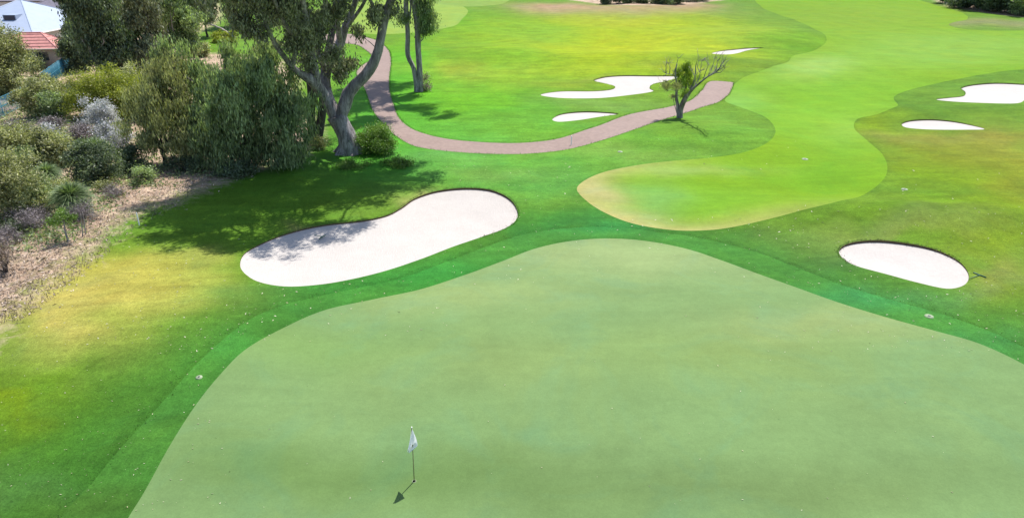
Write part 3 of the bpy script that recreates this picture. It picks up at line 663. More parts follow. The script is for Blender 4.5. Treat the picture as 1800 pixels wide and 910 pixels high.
# --- the gum with two upright stems on the far side of the path
def pair_gum():
    rng = np.random.RandomState(31); base = G(735, 161); Y = base.y
    root = empty('gum_tree', base, 'slender gum tree with two upright grey stems on the far side of the path', 'tree', 'tall gum trees by the path')
    q = lambda x, y_, dy=0.0: np.array(P3(x, y_, Y+dy)); tb = Tubes(); s = 0.0665; pool = []
    for P, R in (([q(735, 165), q(733, 150), q(727, 120), q(717, 97), q(717, 60), q(714, 20), q(714, -30), q(708, -90)], [7, 5.2, 4, 4.2, 4, 4.2, 4, 3]),
                 ([q(738, 165), q(739, 150), q(737, 115), q(735, 85), q(734, 50), q(730, 15), q(727, -30), q(735, -90)], [7, 5.2, 5, 5, 5, 5.4, 5, 3.5]),
                 ([q(733, 20), q(737, 0), q(745, -30), q(760, -70)], [3, 2.4, 2, 1.5]), ([q(717, 40), q(722, 15), q(720, -20)], [2, 1.6, 1.2])):
        tb.add(P, np.array(R)*s, 9, 0.5, 0.04, rng); pool += P[3:]
    lobes = [(q(748,20,0), (0.9,.9,1.2), 1.5), (q(750,48,0), (.8,.8,1.1), 1.4), (q(742,-10,0), (1.2,1.2,1.2), 1.5), (q(758,30,0), (.6,.7,.9), .8), (q(709,25,0), (.35,.4,1.2), .5), (q(713,-10,0), (.8,.8,.8), .6), (q(745,64,0),(.4,.4,.6),.3)]
    for a, c, z, r in [(670,158,15,2.3),(648,172,16,2.4),(700,150,14.5,2),(625,190,17,2.6),(640,215,18,2.3),(762,203,15,1.6),(740,190,15.5,1.6),(700,190,17,1.2),(620,165,18,2.6),(655,150,19,2)]:
        lobes.append((over(a, c, z), (r*1.2, r*1.1, 1.2), r*r*1.7))
    for l in lobes: pool += branch_to(tb, rng, nearest(pool, l[0]), l[0], 0.13, 0.04, 0.05, 6, 4)[2:]
    crown('crown', rng, lobes, 3000, 26, 0.34, 0.32, 0.11, L_GREY, root, 0.6, 0.15, 0.3)
    tb.build('trunk', M_BARK, root)
pair_gum()
bush('bush', 748, 160, 1.5, 2.6, L_DRY, 'small reddish leafy shrub against the foot of the two stemmed gum', n=90, per=14, L=0.16, W=0.07, lobes=2)

L_LONE = m_leaf('fresh_leaves', (0.10, 0.17, 0.02), (0.34, 0.46, 0.06), 0.5)
# --- the small half bare tree on the path edge
def lone_tree():
    rng = np.random.RandomState(41); base = G(1195, 207); Y = base.y
    root = empty('tree', base, 'small half bare grey tree beside the end of the path, leaning to the right', 'tree')
    q = lambda x, y_, dy=0.0: np.array(P3(x, y_, Y+dy)); tb = Tubes(); s = 0.056; pool = []
    def st(P, R, keep=True, seg=7):
        tb.add(P, np.array(R)*s, seg, 0.25, 0.06, rng)
        if keep: pool.extend(P[2:])
    bz = np.array(base)-[0, 0, 0.15]
    st([bz, q(1196, 195), q(1202, 180, -.7), q(1214, 161, -1.9), q(1229, 147, -3.1), q(1244, 135, -4.4), q(1257, 128, -5.2), q(1266, 118, -5.8), q(1271, 110, -6)], [6.5, 4.8, 3.6, 2.4, 1.8, 1.3, 1.0, .75, .45])
    st([bz, q(1192, 190), q(1189, 170), q(1190, 150, -.2), q(1187, 132, -.4), q(1190, 112, -.6)], [5, 3.4, 2.3, 1.8, 1.3, .7])
    st([bz, q(1198, 185), q(1205, 165), q(1206, 140, .3), q(1210, 118, .5)], [5, 3.4, 2.4, 1.9, .8])
    st([q(1208, 170, -.6), q(1217, 150, -.5), q(1222, 135, -.5), q(1223, 115, -.6)], [2.6, 2, 1.4, .7])
    tw = [[(1218,156),(1228,140),(1231,125),(1233,108)],[(1229,147),(1241,137),(1250,125),(1256,104)],[(1222,150),(1222,138),(1216,125)],[(1244,135),(1255,130),(1263,124),(1268,112)],
          [(1236,141),(1240,128),(1245,115)],[(1250,131),(1259,122),(1261,108)],[(1187,133),(1180,131),(1171,129),(1171,116)],[(1183,132),(1188,118),(1192,103)],[(1172,130),(1166,135)],
          [(1186,140),(1176,146),(1166,150)],[(1189,160),(1180,158),(1172,160)],[(1262,122),(1270,120),(1275,112)],[(1231,128),(1226,118),(1228,108)],[(1256,128),(1266,128),(1273,121)],
          [(1176,131),(1178,120),(1175,112)],[(1190,200),(1186,186),(1183,172)],[(1199,196),(1192,183),(1187,178)]]
    for P in tw:
        d0 = -(max(0, P[0][0]-1196))*0.088
        st([q(x, y_, d0-0.25*i) for i, (x, y_) in enumerate(P)], np.linspace(.85, .3, len(P)), True, 5)
    for i in range(170):
        a = pool[rng.randint(len(pool))]; b = a+np.array([rng.normal()*0.35+0.12*(a[0]-base.x > 0.5), rng.normal()*0.4-0.1, abs(rng.normal())*0.4+0.15])
        branch_to(tb, rng, a, b, 0.018, 0.009, 0.02, 4, 3)
    lobes = [(q(1208,116,.3), (.5,.5,.7), 2.8), (q(1204,138,0), (.75,.7,.8), 3.4), (q(1195,128,0), (.4,.4,.5), 1), (q(1222,135,-1.5), (.5,.5,.4), .7), (q(1186,135,-.3), (.4,.4,.4), .7), (q(1210,160,-.8), (.35,.35,.45), .6), (q(1200,155,0), (.45,.5,.7), 1.6), (q(1214,128,0), (.35,.4,.6), 1), (q(1212,150,-.3),(.3,.3,.6),.5)]
    crown('crown', rng, lobes, 260, 24, 0.17, 0.16, 0.055, L_LONE, root, 0.5, 0.1, 0.1)
    crown('crown', rng, [(q(1180,150,-1.5), (.65,.8,.45), 2), (q(1187,166,0), (.3,.3,.4), 1), (q(1172,147,-.3), (.3,.4,.3), .7),(q(1195,145,0),(.4,.5,.5),1),(q(1177,160,-.3),(.4,.4,.3),.6)], 110, 20, 0.15, 0.16, 0.055, L_OLIVE, root, 0.6, 0.1, 0.1)
    tb.build('trunk', M_BARK, root)
lone_tree()

# --- the broad weeping trees in front of the gums
def lobes_at(Y, L):
    return [(P3(x, y_, Y+dy), (r*1.1, r, r*0.95), r*r) for x, y_, dy, r in L]
b = G(432, 292); rw = np.random.RandomState(61)
WL = [(432,140,0,2.3),(390,180,-.8,2.0),(470,180,-.8,2.0),(355,165,1,1.7),(500,165,1,1.7),(430,215,-1.8,2.1),(380,245,-1,1.7),(490,235,-.8,1.7),(345,215,.6,1.5),(445,100,1,1.8),(395,112,1.5,1.7),(488,118,2,1.4),(350,132,2,1.4),(515,205,0.5,1.3),
      (455,255,-1.6,1.5),(410,270,-1.5,1.4),(345,255,-.5,1.3),(525,250,.3,1.1),(420,160,-2.2,1.5),(470,130,-1,1.3),(372,205,-2,1.3),(505,195,-1,1.2),(300,105,3,1.5),(530,170,1.2,1.0)]
tree('tree', b, lobes_at(b.y, WL),
     L_GREY, 'broad dense grey green weeping tree in the middle of the left thicket', group='weeping trees of the left thicket', trunk_r=0.3, ncl=1850, per=26, clr=0.24, L=0.36, W=0.09, droop=0.7, seed=51, hang=0.8, shell=0.6, twigs=90)
b = G(292, 292)
tree('tree', b, lobes_at(b.y, [(290,190,0,2.1),(262,215,0,1.8),(318,205,0,2.0),(280,160,1,1.8),(310,150,1.5,1.9),(250,185,1,1.5),(330,240,-.3,1.5),(272,245,-.2,1.3),(300,125,2,1.5)]),
     L_OLIVE, 'narrower paler weeping tree at the left side of the broad weeping tree', group='weeping trees of the left thicket', trunk_r=0.16, ncl=950, per=24, clr=0.24, L=0.32, W=0.08, droop=0.75, seed=52, hang=0.5, shell=0.5, twigs=50)
bush('bush', 415, 308, 3.4, 1.3, L_DARK, 'low dark undergrowth bush beneath the broad weeping tree', n=260, per=14, L=0.2, W=0.07)
bush('bush', 330, 300, 3.0, 1.4, L_DARK, 'low dark bush between the feet of the two weeping trees', n=240, per=14, L=0.2, W=0.07)
bush('bush', 500, 290, 2.6, 1.5, L_GREY, 'grey green bush at the right foot of the broad weeping tree', n=240, per=14, L=0.2, W=0.07)

# --- dark wood at the upper left
WOOD = [  # foot pixel, height, width, leaf, label
 (185,150,12.5,6.0,L_DARK,'dark dense gum tree right of the red tiled roof'),
 (205,140,13.5,7.5,L_GREY,'tall grey green gum tree behind the yellow green bush'),
 (262,135,12.0,7.0,L_GUM,'brownish gum tree of the back wood, its foot hidden by the weeping trees'),
 (318,118,12.5,6.5,L_GREY,'gum tree with pale leaf bunches beside the sandy clearing'),
 (196,100,15.0,7.5,L_DARK,'tall dark gum tree far back in the left wood'),
 (245,92,15.0,9.0,L_GUM,'tall brown green gum tree far back in the left wood'),
 (310,80,15.0,9.0,L_DARK,'dark gum tree at the top edge above the clearing'),
 (365,66,14.0,8.0,L_GUM,'gum tree at the top edge right of the clearing'),
 (150,96,6.5,3.6,L_DARK,'round dark green tree leaning over the white roof'),
 (420,48,13.0,9.0,L_GREY,'distant grey gum tree beyond the grass gap at the top'),
 (480,44,13.0,9.0,L_DARK,'distant dark tree behind the crown of the huge gum'),
]
for i, (x, y_, h, wd, mat, lab) in enumerate(WOOD):
    rng = np.random.RandomState(600+i); b = G(x, y_); L = []
    for k in range(9):
        a = k*2.4+rng.uniform(0, 1); q_ = math.sqrt((k+0.4)/9)*wd*0.34; zz = h*rng.uniform(0.22, 0.84); r = wd*rng.uniform(0.17, 0.27)
        L.append(((b.x+math.cos(a)*q_, b.y+math.sin(a)*q_, b.z+zz), (r*1.1, r*1.1, r*0.95), r*r))
    tree('gum_tree', b, L, mat, lab, group='gum trees of the upper left wood', trunk_r=0.2, ncl=1000, per=20, clr=0.42, L=0.46, W=0.15, droop=0.55, seed=700+i, hang=0.4, shell=0.45, bark=M_BARK_P if i in (0, 3) else M_BARK_D, twigs=24)

# --- bushes and shrubs, front to back
bush('bush', 197, 208, 7.6, 4.3, L_YEL, 'wide rounded yellow green bush at the edge of the wood', n=1500, per=18, L=0.22, W=0.05, lobes=7, droop=-0.2, clr=0.28, depth=5)
bush('bush', 250, 190, 4.5, 3.6, L_OLIVE, 'olive bush merging with the right end of the yellow green bush', n=700, per=16, L=0.22, W=0.06, lobes=5)
bush('bush', 182, 232, 3.0, 2.6, L_SILVER, 'pale silver grey bush below the yellow green bush', n=420, per=18, L=0.14, W=0.05, clr=0.2, lobes=4, group='silver grey bushes')
bush('bush', 205, 258, 2.6, 2.0, L_SILVER, 'lower pale silver grey bush in front of the taller silver one', n=300, per=18, L=0.14, W=0.05, clr=0.2, lobes=3, group='silver grey bushes')
bush('bush', 15, 165, 6.5, 6.8, L_OLIVE, 'tall light olive tree like bush at the left edge below the white roof', n=1500, per=18, L=0.24, W=0.08, lobes=8, clr=0.3, depth=5)
bush('bush', 80, 205, 4.0, 3.2, L_OLIVE, 'light olive bush between the two pieces of blue fence', n=900, per=18, L=0.22, W=0.07, lobes=6)
bush('bush', 96, 210, 3.0, 2.6, L_GREY, 'grey green bush right of the light olive bush by the fence', n=350, per=16, L=0.2, W=0.07)
bush('bush', 80, 116, 3.0, 1.5, L_YEL, 'yellowish bush in front of the red tiled roof', n=300, per=14, L=0.28, W=0.1)
bush('bush', 36, 292, 4.6, 3.3, L_OLIVE, 'large olive bush at the left edge with grey dead twigs', n=900, per=18, L=0.17, W=0.06, lobes=6)
bush('bush', 108, 292, 2.8, 2.4, L_OLIVE, 'pale leafed bush left of the shaded hollow', n=420, per=16, L=0.17, W=0.07, lobes=4)
bush('bush', 78, 262, 3.0, 2.2, L_SILVER, 'greyish bush with white tips behind the pale leafed bush', n=300, per=16, L=0.16, W=0.05, lobes=4, group='silver grey bushes')
bush('bush', 18, 382, 4.4, 3.4, L_OLIVE, 'dense olive and yellow bush nearest the camera at the left edge', n=1100, per=18, L=0.15, W=0.055, lobes=6)
bush('bush', 70, 372, 2.2, 1.8, L_GREY, 'grey green bush between the olive bush and the grass tree', n=260, per=16, L=0.15, W=0.05)
bush('bush', 178, 318, 3.4, 2.4, L_DARK, 'very dark bush in the shaded hollow behind the grass tree', n=520, per=16, L=0.18, W=0.06, lobes=5)
bush('bush', 228, 300, 2.4, 1.7, L_DARK, 'small dark bush at the right of the shaded hollow', n=220, per=16, L=0.18, W=0.06)
bush('bush', 255, 322, 1.9, 1.1, L_GREY, 'small grey green bush where the tree shadow meets the leaf litter', n=130, per=14, L=0.14, W=0.05)
bush('bush', 190, 338, 1.1, 0.7, L_OLIVE, 'tiny olive bush on the litter right of the grass tree', n=70, per=14, L=0.11, W=0.04, lobes=2)
bush('bush', 668, 268, 3.6, 2.5, L_BRIGHT, 'bright green rounded bush right of the huge gum trunk', n=800, per=18, L=0.16, W=0.06, lobes=5)
bush('bush', 702, 292, 2.6, 0.55, L_BRIGHT, 'low bright green bush in front of the rounded bush', n=220, per=14, L=0.14, W=0.05, lobes=3)
bush('bush', 616, 292, 3.2, 0.45, L_BRIGHT, 'low grassy green bush in front of the huge gum trunk', n=220, per=14, L=0.14, W=0.04, lobes=3)
bush('bush', 560, 262, 1.8, 1.2, L_OLIVE, 'small olive bush at the foot of the twin stemmed gum', n=160, per=14, L=0.14, W=0.05, lobes=3)
bush('bush', 596, 215, 2.2, 2.6, L_BRIGHT, 'bright leafy shrub seen behind the fork of the huge gum', n=220, per=14, L=0.16, W=0.06, lobes=3)
bush('bush', 30, 412, 1.0, 0.9, L_DARK, 'small dark green bush among dry twigs at the left edge', n=70, per=12, L=0.11, W=0.04, lobes=2)
bush('bush', 60, 400, 2.4, 1.0, L_PURP, 'dry greyish purple shrub beside the small dark bush', n=240, per=12, L=0.16, W=0.018, lobes=3, droop=-0.2)
bush('bush', 150, 385, 1.6, 0.9, L_PURP, 'dry leafless shrub behind the thin pale stake', n=140, per=12, L=0.16, W=0.016, lobes=3, droop=-0.2)
bush('bush', 205, 345, 1.7, 0.7, L_PURP, 'dry brown shrub at the right end of the leaf litter', n=110, per=12, L=0.15, W=0.016, lobes=3, droop=-0.2)
bush('bush', 10, 478, 1.7, 1.9, L_DRY, 'thin reddish brown dry shrub at the left edge nearest the lawn', n=110, per=10, L=0.14, W=0.03, lobes=3, droop=0.1)
bush('bush', 95, 232, 2.0, 1.3, L_PURP, 'dry grey lilac shrub below the light olive bush', n=180, per=12, L=0.18, W=0.03, lobes=3)
bush('bush', 15, 240, 3.0, 1.2, L_PURP, 'grey dry shrub under the near piece of blue fence', n=240, per=12, L=0.18, W=0.03, lobes=4)
bush('bush', 400, 75, 5.0, 2.4, L_YEL, 'pale sunlit bush in the clearing above the weeping trees', n=300, per=14, L=0.3, W=0.1, lobes=4)
bush('bush', 350, 100, 4.0, 2.4, L_OLIVE, 'olive bush at the left of the grassy clearing', n=300, per=14, L=0.3, W=0.1, lobes=4)
bush('bush', 470, 95, 5.0, 2.6, L_OLIVE, 'olive bush behind the top of the broad weeping tree', n=300, per=14, L=0.3, W=0.1, lobes=4)
# small sapling with a round top
def sapling():
    rng = np.random.RandomState(77); b = G(121, 424); Y = b.y
    root = empty('sapling', b, 'young sapling with a flat round green top on the leaf litter', 'sapling')
    tb = Tubes(); q = lambda x, y_, d=0: np.array(P3(x, y_, Y+d))
    tb.add([np.array(b)-[0, 0, .1], q(117, 415), q(114, 402), q(112, 385)], [.06, .05, .045, .03], 7, 0.15, .05, rng)
    cc = crown('crown', rng, [(q(112, 382), (.72, .7, .38), 2), (q(104, 388), (.4, .4, .25), .7), (q(120, 384), (.4, .4, .25), .7)], 110, 16, .12, .1, .045, L_BRIGHT, root, 0.1, 0.1)
    for i in range(14): branch_to(tb, rng, q(112, 388), cc[rng.randint(len(cc))], .016, .006, .02, 4, 3)
    tb.build('trunk', M_BARK, root)
    b = G(145, 416); root = empty('bare_sapling', b, 'pair of thin pale bare sapling stems just right of the round topped sapling', 'sapling')
    for x0, y0, x1, y1 in ((145, 416, 141, 375), (150, 412, 145, 372)):
        tb = Tubes(); p0 = np.array(G(x0, y0)); tb.add([p0-[0, 0, .1], (p0+np.array(P3(x1, y1, p0[1])))/2+[.03, 0, 0], P3(x1, y1, p0[1])], [.035, .03, .02], 6, .2, .05, rng); tb.build('stem', M_BARK_P, root)
sapling()

bush('bush', 142, 128, 3.0, 5.0, L_DARK, 'tall dark bush against the right end of the red roofed house', n=420, per=16, L=0.34, W=0.11, clr=.35, lobes=5)
bush('bush', 60, 122, 3.0, 2.0, L_GREY, 'grey green bush in front of the left wall of the red roofed house', n=200, per=14, L=0.3, W=0.1, clr=.3, lobes=3)
bush('bush', 60, 300, 2.2, 1.6, L_GREY, 'grey green bush squeezed between the two large olive bushes of the left edge', n=260, per=16, L=0.16, W=0.06, lobes=4)
bush('bush', 140, 250, 2.0, 1.5, L_PURP, 'dry lilac grey shrub left of the shaded hollow under the silver bushes', n=260, per=12, L=0.18, W=0.03, lobes=4)
bush('bush', 120, 345, 1.6, 1.1, L_OLIVE, 'small olive bush tucked behind the large grass tree', n=160, per=14, L=0.14, W=0.05, lobes=3)
bush('bush', 8, 425, 1.8, 0.8, L_PURP, 'dry greyish shrub at the left edge below the dense olive and yellow bush', n=200, per=12, L=0.15, W=0.02, lobes=3, droop=-0.2)
# grass trees: a ball of long thin arching blades on a short black stem
M_BLADE = m_leaf('grass_tree_blades', (0.06, 0.11, 0.045), (0.26, 0.34, 0.16), 0.3)
def grass_tree(px, py, R, hz, n, label, seed):
    rng = np.random.RandomState(seed); b = G(px, py); root = empty('grass_tree', b, label, 'grass tree', 'spiky grass trees')
    c = np.array([b.x, b.y, b.z+hz]); d = unit(rng.normal(size=(n, 3))); d[:, 2] = np.where(rng.rand(n) < 0.55, np.abs(d[:, 2]), d[:, 2]*0.7); d = unit(d)
    L = R*rng.uniform(.75, 1.1, n)[:, None]; side = unit(np.cross(d, np.array([0, 0, 1.0])+rng.normal(size=(n, 3))*.2)); wd = 0.016
    V = []
    for t, w_ in ((0.03, 1.0), (0.35, 1.0), (0.7, 0.8), (1.0, 0.15)):
        p = c+d*L*t-np.array([0, 0, 1.0])*L*0.32*t*t; V += [p-side*wd*w_, p+side*wd*w_]
    V = np.stack(V, 1).reshape(-1, 3); k = np.arange(n)[:, None]*8
    F = np.concatenate([k+np.array([2*j, 2*j+1, 2*j+3, 2*j+2]) for j in range(3)])
    link('blades', mesh_np('blades', V, F, {'tint': np.repeat(rng.rand(n), 8)}), M_BLADE, root)
    tb = Tubes(); tb.add([(b.x, b.y, b.z-.1), (b.x+.03, b.y, b.z+hz*.5), tuple(c)], [.16, .13, .12], 9, .15, .1, rng); tb.build('trunk', M_BARK_D, root)
grass_tree(133, 376, 1.45, 1.15, 2600, 'large spiky round grass tree above the leaf litter', 81)
grass_tree(176, 285, 1.3, 1.2, 1500, 'spiky grass tree below the silver bush', 82)
grass_tree(88, 322, 1.15, 0.8, 1200, 'smaller spiky grass tree behind and left of the large one', 83)

# far shrubs and trees along the top of the picture
for i, (x, y_, h, wd) in enumerate([(1065,8,3.5,5),(1085,7,4,5),(1105,6,3.6,5),(1128,6.5,3.5,5),(1150,7,4,6),(1172,8,4,6),(1190,7,3.5,5),(1212,3,4,7),(1235,2,4,7)]):
    where = ['leftmost','second from the left','third from the left','fourth from the left','middle','fourth from the right','third from the right','second from the right','rightmost'][i]
    if where == 'middle': where = 'fifth from the left'
    bush('bush', x, y_, wd, h, [L_DARK, L_DARK, L_GREY][i % 3], where+' of the row of far dark bushes at the top edge', group='far bushes along the top edge', n=170, per=12, L=0.5, W=0.22, clr=0.5, lobes=4, stems=3, seed=i)
for i, (x, y_, h, wd) in enumerate([(1672,10,4,7),(1700,18,7,9),(1728,22,9,10),(1755,24,10,11),(1782,28,9,10),(1808,33,8,9)]):
    rng = np.random.RandomState(800+i); b = G(x, y_-4); L = []
    for k in range(7):
        a = k*2.4; q_ = math.sqrt((k+0.4)/7)*wd*0.38; r = wd*rng.uniform(0.2, 0.28)
        L.append(((b.x+math.cos(a)*q_, b.y+math.sin(a)*q_, b.z+h*rng.uniform(0.12, 0.75)), (r*1.15, r*1.15, r), r*r))
    lab = ['smallest and leftmost tree', 'second tree from the left', 'third tree from the left', 'third tree from the right', 'second tree from the right', 'rightmost tree'][i]
    tree('tree', b, L, [L_DARK, L_DARK, L_GREY][i % 3], lab+' of the far dark wood at the upper right corner', group='far trees at the upper right corner', trunk_r=0.25, ncl=800, per=14, clr=0.6, L=0.6, W=0.24, droop=0.4, seed=850+i, twigs=10)
M_WOOD = M_BARK_P
for i, (x0, y0, x1, y1, r, lab) in enumerate([(268,98,275,118,.12,'broken pale dead trunk leaning in the back wood'), (365,52,415,68,.22,'thick fallen grey trunk at the top of the clearing')]):
    tb = Tubes(); rng = np.random.RandomState(90+i); a = G(x1, y1); e = np.array(P3(x0, y0, a.y+1.0)) if i == 0 else np.array(G(x0, y0))+[0, 0, 1.2]
    tb.add([a, (np.array(a)+e)/2+[0.2, 0, 0.3], e], [r, r*.8, r*.5], 8, 0.3, .1, rng)
    tag(tb.build('log', M_WOOD), lab, 'log')

# ------------------------------------------------------------------ houses and fence beyond the bushes
M_WHITE = m_plain('pale_roof_metal', (0.27, 0.32, 0.42), 0.5, 0.4, 0.05, 0.8, 0.05)
M_GREYR = m_plain('grey_roof_tiles', (0.17, 0.155, 0.19), 0.7, 0.3, 0.15, 3.0)
M_REDR = m_plain('red_roof_tiles', (0.42, 0.19, 0.175), 0.75, 0.3, 0.18, 3.0)
M_WALL = m_plain('brick_wall', (0.34, 0.29, 0.25), 0.85, 0.2, 0.15, 6.0)
M_WALLW = m_plain('white_wall', (0.55, 0.54, 0.54), 0.85, 0.2, 0.08, 3.0)
M_DARKM = m_plain('dark_trim', (0.03, 0.03, 0.05), 0.5, 0.4, 0.1)
M_GLASS = m_plain('window_glass', (0.03, 0.04, 0.05), 0.1, 0.6, 0.05)
def quads(name, Q, mat, parent):
    V = []; F = []
    for q in Q: k = len(V); V += [tuple(p) for p in q]; F.append(tuple(range(k, k+len(q))))
    me = bpy.data.meshes.new(name); me.from_pydata(V, [], F); me.update(); return link(name, me, mat, parent)
def boxm(name, lo, hi, mat, parent, rot=0.0, piv=None):
    x0, y0, z0 = lo; x1, y1, z1 = hi; V = [(x, y_, z) for x in (x0, x1) for y_ in (y0, y1) for z in (z0, z1)]
    if rot:
        V = [(piv[0]+(x-piv[0])*math.cos(rot)-(y_-piv[1])*math.sin(rot), piv[1]+(x-piv[0])*math.sin(rot)+(y_-piv[1])*math.cos(rot), z) for x, y_, z in V]
    me = bpy.data.meshes.new(name); me.from_pydata(V, [], [(0,1,3,2),(4,6,7,5),(0,4,5,1),(2,3,7,6),(0,2,6,4),(1,5,7,3)]); me.update()
    return link(name, me, mat, parent)
def hip_house(name, label, cx, cy, wx, wy, zg, ze, zr, rot, roofmat, wallmat, over_=0.5, rib=0.0):
    c, s = math.cos(rot), math.sin(rot); T = lambda x, y_, z: (cx+x*c-y_*s, cy+x*s+y_*c, z)
    root = empty(name, (cx, cy, zg), label, 'house', 'houses behind the fence')
    hx, hy = wx/2, wy/2; ox, oy = hx+over_, hy+over_
    wl = [[T(-hx,-hy,zg-.5),T(hx,-hy,zg-.5),T(hx,-hy,ze),T(-hx,-hy,ze)],[T(hx,-hy,zg-.5),T(hx,hy,zg-.5),T(hx,hy,ze),T(hx,-hy,ze)],[T(hx,hy,zg-.5),T(-hx,hy,zg-.5),T(-hx,hy,ze),T(hx,hy,ze)],[T(-hx,hy,zg-.5),T(-hx,-hy,zg-.5),T(-hx,-hy,ze),T(-hx,hy,ze)]]
    quads('wall', wl, wallmat, root)
    rx = max(hx-hy, 0.2); e = ze-0.05
    A, B, C, D = T(-ox,-oy,e), T(ox,-oy,e), T(ox,oy,e), T(-ox,oy,e); R1, R2 = T(-rx,0,zr), T(rx,0,zr)
    roof = quads('roof', [[A,B,R2,R1],[B,C,R2],[C,D,R1,R2],[D,A,R1],[A,D,C,B]], roofmat, root)
    tb = Tubes(); seg = 5
    for a_, b_2 in ((A,R1),(B,R2),(C,R2),(D,R1),(R1,R2)): tb.add([a_, b_2], [.1, .1], 6)
    if rib:                                                              # tile courses across the two visible slopes
        for t in np.arange(rib, 1.0, rib):
            f = lambda P, Q: tuple(np.array(P)*(1-t)+np.array(Q)*t+np.array([0, 0, .03]))
            tb.add([f(A, R1), f(B, R2)], [.05, .05], 4); tb.add([f(B, R2), f(C, R2)], [.05, .05], 4)
    tb.build('ridge', roofmat, root)
    fa = Tubes()
    for a_, b_2 in ((A,B),(B,C),(C,D),(D,A)): fa.add([a_, b_2], [.12, .12], 6)
    fa.build('gutter', M_DARKM if roofmat is M_GREYR else wallmat, root)
    for k in (-0.5, 0.35):
        q = [T(k*hx, -hy-.02, zg+1.0), T(k*hx+1.4, -hy-.02, zg+1.0), T(k*hx+1.4, -hy-.02, zg+2.1), T(k*hx, -hy-.02, zg+2.1)]
        wn = quads('window', [q], M_GLASS, root)
    return root, T
p = P3(52, 84, 97); z0 = gz(p.x, p.y)
h1, T1 = hip_house('red_roof_house', 'small house with a pink red tiled hip roof behind the yellowish bush', p.x-0.6, 99, 8.0, 5.4, z0, 2.6, 4.4, 0.12, M_REDR, M_WALL, 0.5, 0.18)
p = P3(45, 60, 120)
h2, T2 = hip_house('white_roof_house', 'house with a large plain bluish white roof at the upper left corner', P3(50, 30, 125).x, 124, 15.0, 21.0, 0.0, 2.5, 6.8, 0.0, M_WHITE, M_WALLW, 0.5)
r2 = boxm('skylight', T2(0.9, -6.6, 3.2), T2(3.0, -4.8, 5.0), M_WHITE, h2)
boxm('louvre', (T2(1.05, 0, 0)[0], T2(0, -6.63, 0)[1], 3.9), (T2(2.85, 0, 0)[0], T2(0, -6.61, 0)[1], 4.9), M_DARKM, h2)
h3, T3 = hip_house('grey_roof_house', 'house with a purple grey roof and dark gutter behind the white roof', P3(112, 15, 140).x, 140, 13, 10, 0.0, 3.2, 6.2, -0.25, M_GREYR, M_WALLW, 0.6)
h4, T4 = hip_house('brown_roof_house', 'partly seen house with a dark roof at the very top left', P3(30, 0, 175).x, 178, 22, 12, 0.0, 3.0, 6.0, 0.1, M_GREYR, M_WALLW, 0.6)

M_TEAL = m_plain('blue_fence_paint', (0.03, 0.16, 0.24), 0.5, 0.4, 0.1)
def fence(P, label, nbar):
    a = np.array(G(*P[0])); root = empty('fence', a, label, 'fence', 'pieces of blue boundary fence')
    for k in range(len(P)-1):
        a = np.array(G(*P[k])); b = np.array(G(*P[k+1])); L = np.linalg.norm(b-a); n = max(1, int(L/2.4)); d = (b-a)/L
        nrm = np.array([-d[1], d[0], 0]); nrm /= np.linalg.norm(nrm)
        for i in range(n+1):
            p = a+(b-a)*i/n; tb = Tubes(); tb.add([p-[0, 0, .2], p+[0, 0, 1.95]], [.05, .05], 6); tb.build('post', M_TEAL, root)
        tb = Tubes()
        for z in (0.15, 1.0, 1.85): tb.add([a+[0, 0, z], b+[0, 0, z]], [.03, .03], 5)
        tb.build('rail', M_TEAL, root)
        tb = Tubes(); m = int(L/0.16)
        for i in range(m):
            p = a+(b-a)*(i+.5)/m; tb.add([p+[0, 0, .12], p+[0, 0, 1.86]], [.022, .022], 4)
        tb.build('bars', M_TEAL, root)
fence([(-30,228),(8,205),(45,186)], 'near piece of blue metal fence at the left edge', 8)
fence([(78,158),(100,140),(128,118)], 'far piece of blue metal fence below the red tiled roof', 8)

# ------------------------------------------------------------------ flagstick, pegs, rakes, markers
M_POLE = m_plain('flagstick_pole', (0.16, 0.15, 0.06), 0.4, 0.5, 0.05)
M_FLAG = m_plain('flag_cloth', (0.78, 0.80, 0.86), 0.8, 0.2, 0.03, 6.0)
def m_cloth():
    b = NB('thin_white_cloth'); p = b.princ((0.8, 0.81, 0.85), 0.8, 0.2); tr = b.n('BsdfTranslucent'); tr.inputs[0].default_value = (0.8, 0.81, 0.85, 1)
    ms = b.n('MixShader'); ms.inputs[0].default_value = 0.35; b.l(p.outputs[0], ms.inputs[1]); b.l(tr.outputs[0], ms.inputs[2]); b.l(ms.outputs[0], b.out.inputs[0]); return b.m
M_FLAG = m_cloth()
M_PRINT = m_plain('flag_print', (0.10, 0.20, 0.45), 0.8, 0.2, 0.05)
M_HOLE_SHADE = m_plain('hole_shade', (0.004, 0.004, 0.004), 0.9, 0.1, 0.0)
M_PW = m_plain('white_plastic', (0.75, 0.75, 0.72), 0.5, 0.4, 0.05)
M_DISC = m_plain('sprinkler_lid', (0.22, 0.27, 0.17), 0.7, 0.3, 0.15)
M_RAKE = m_plain('dark_green_rake', (0.02, 0.10, 0.06), 0.5, 0.4, 0.05)
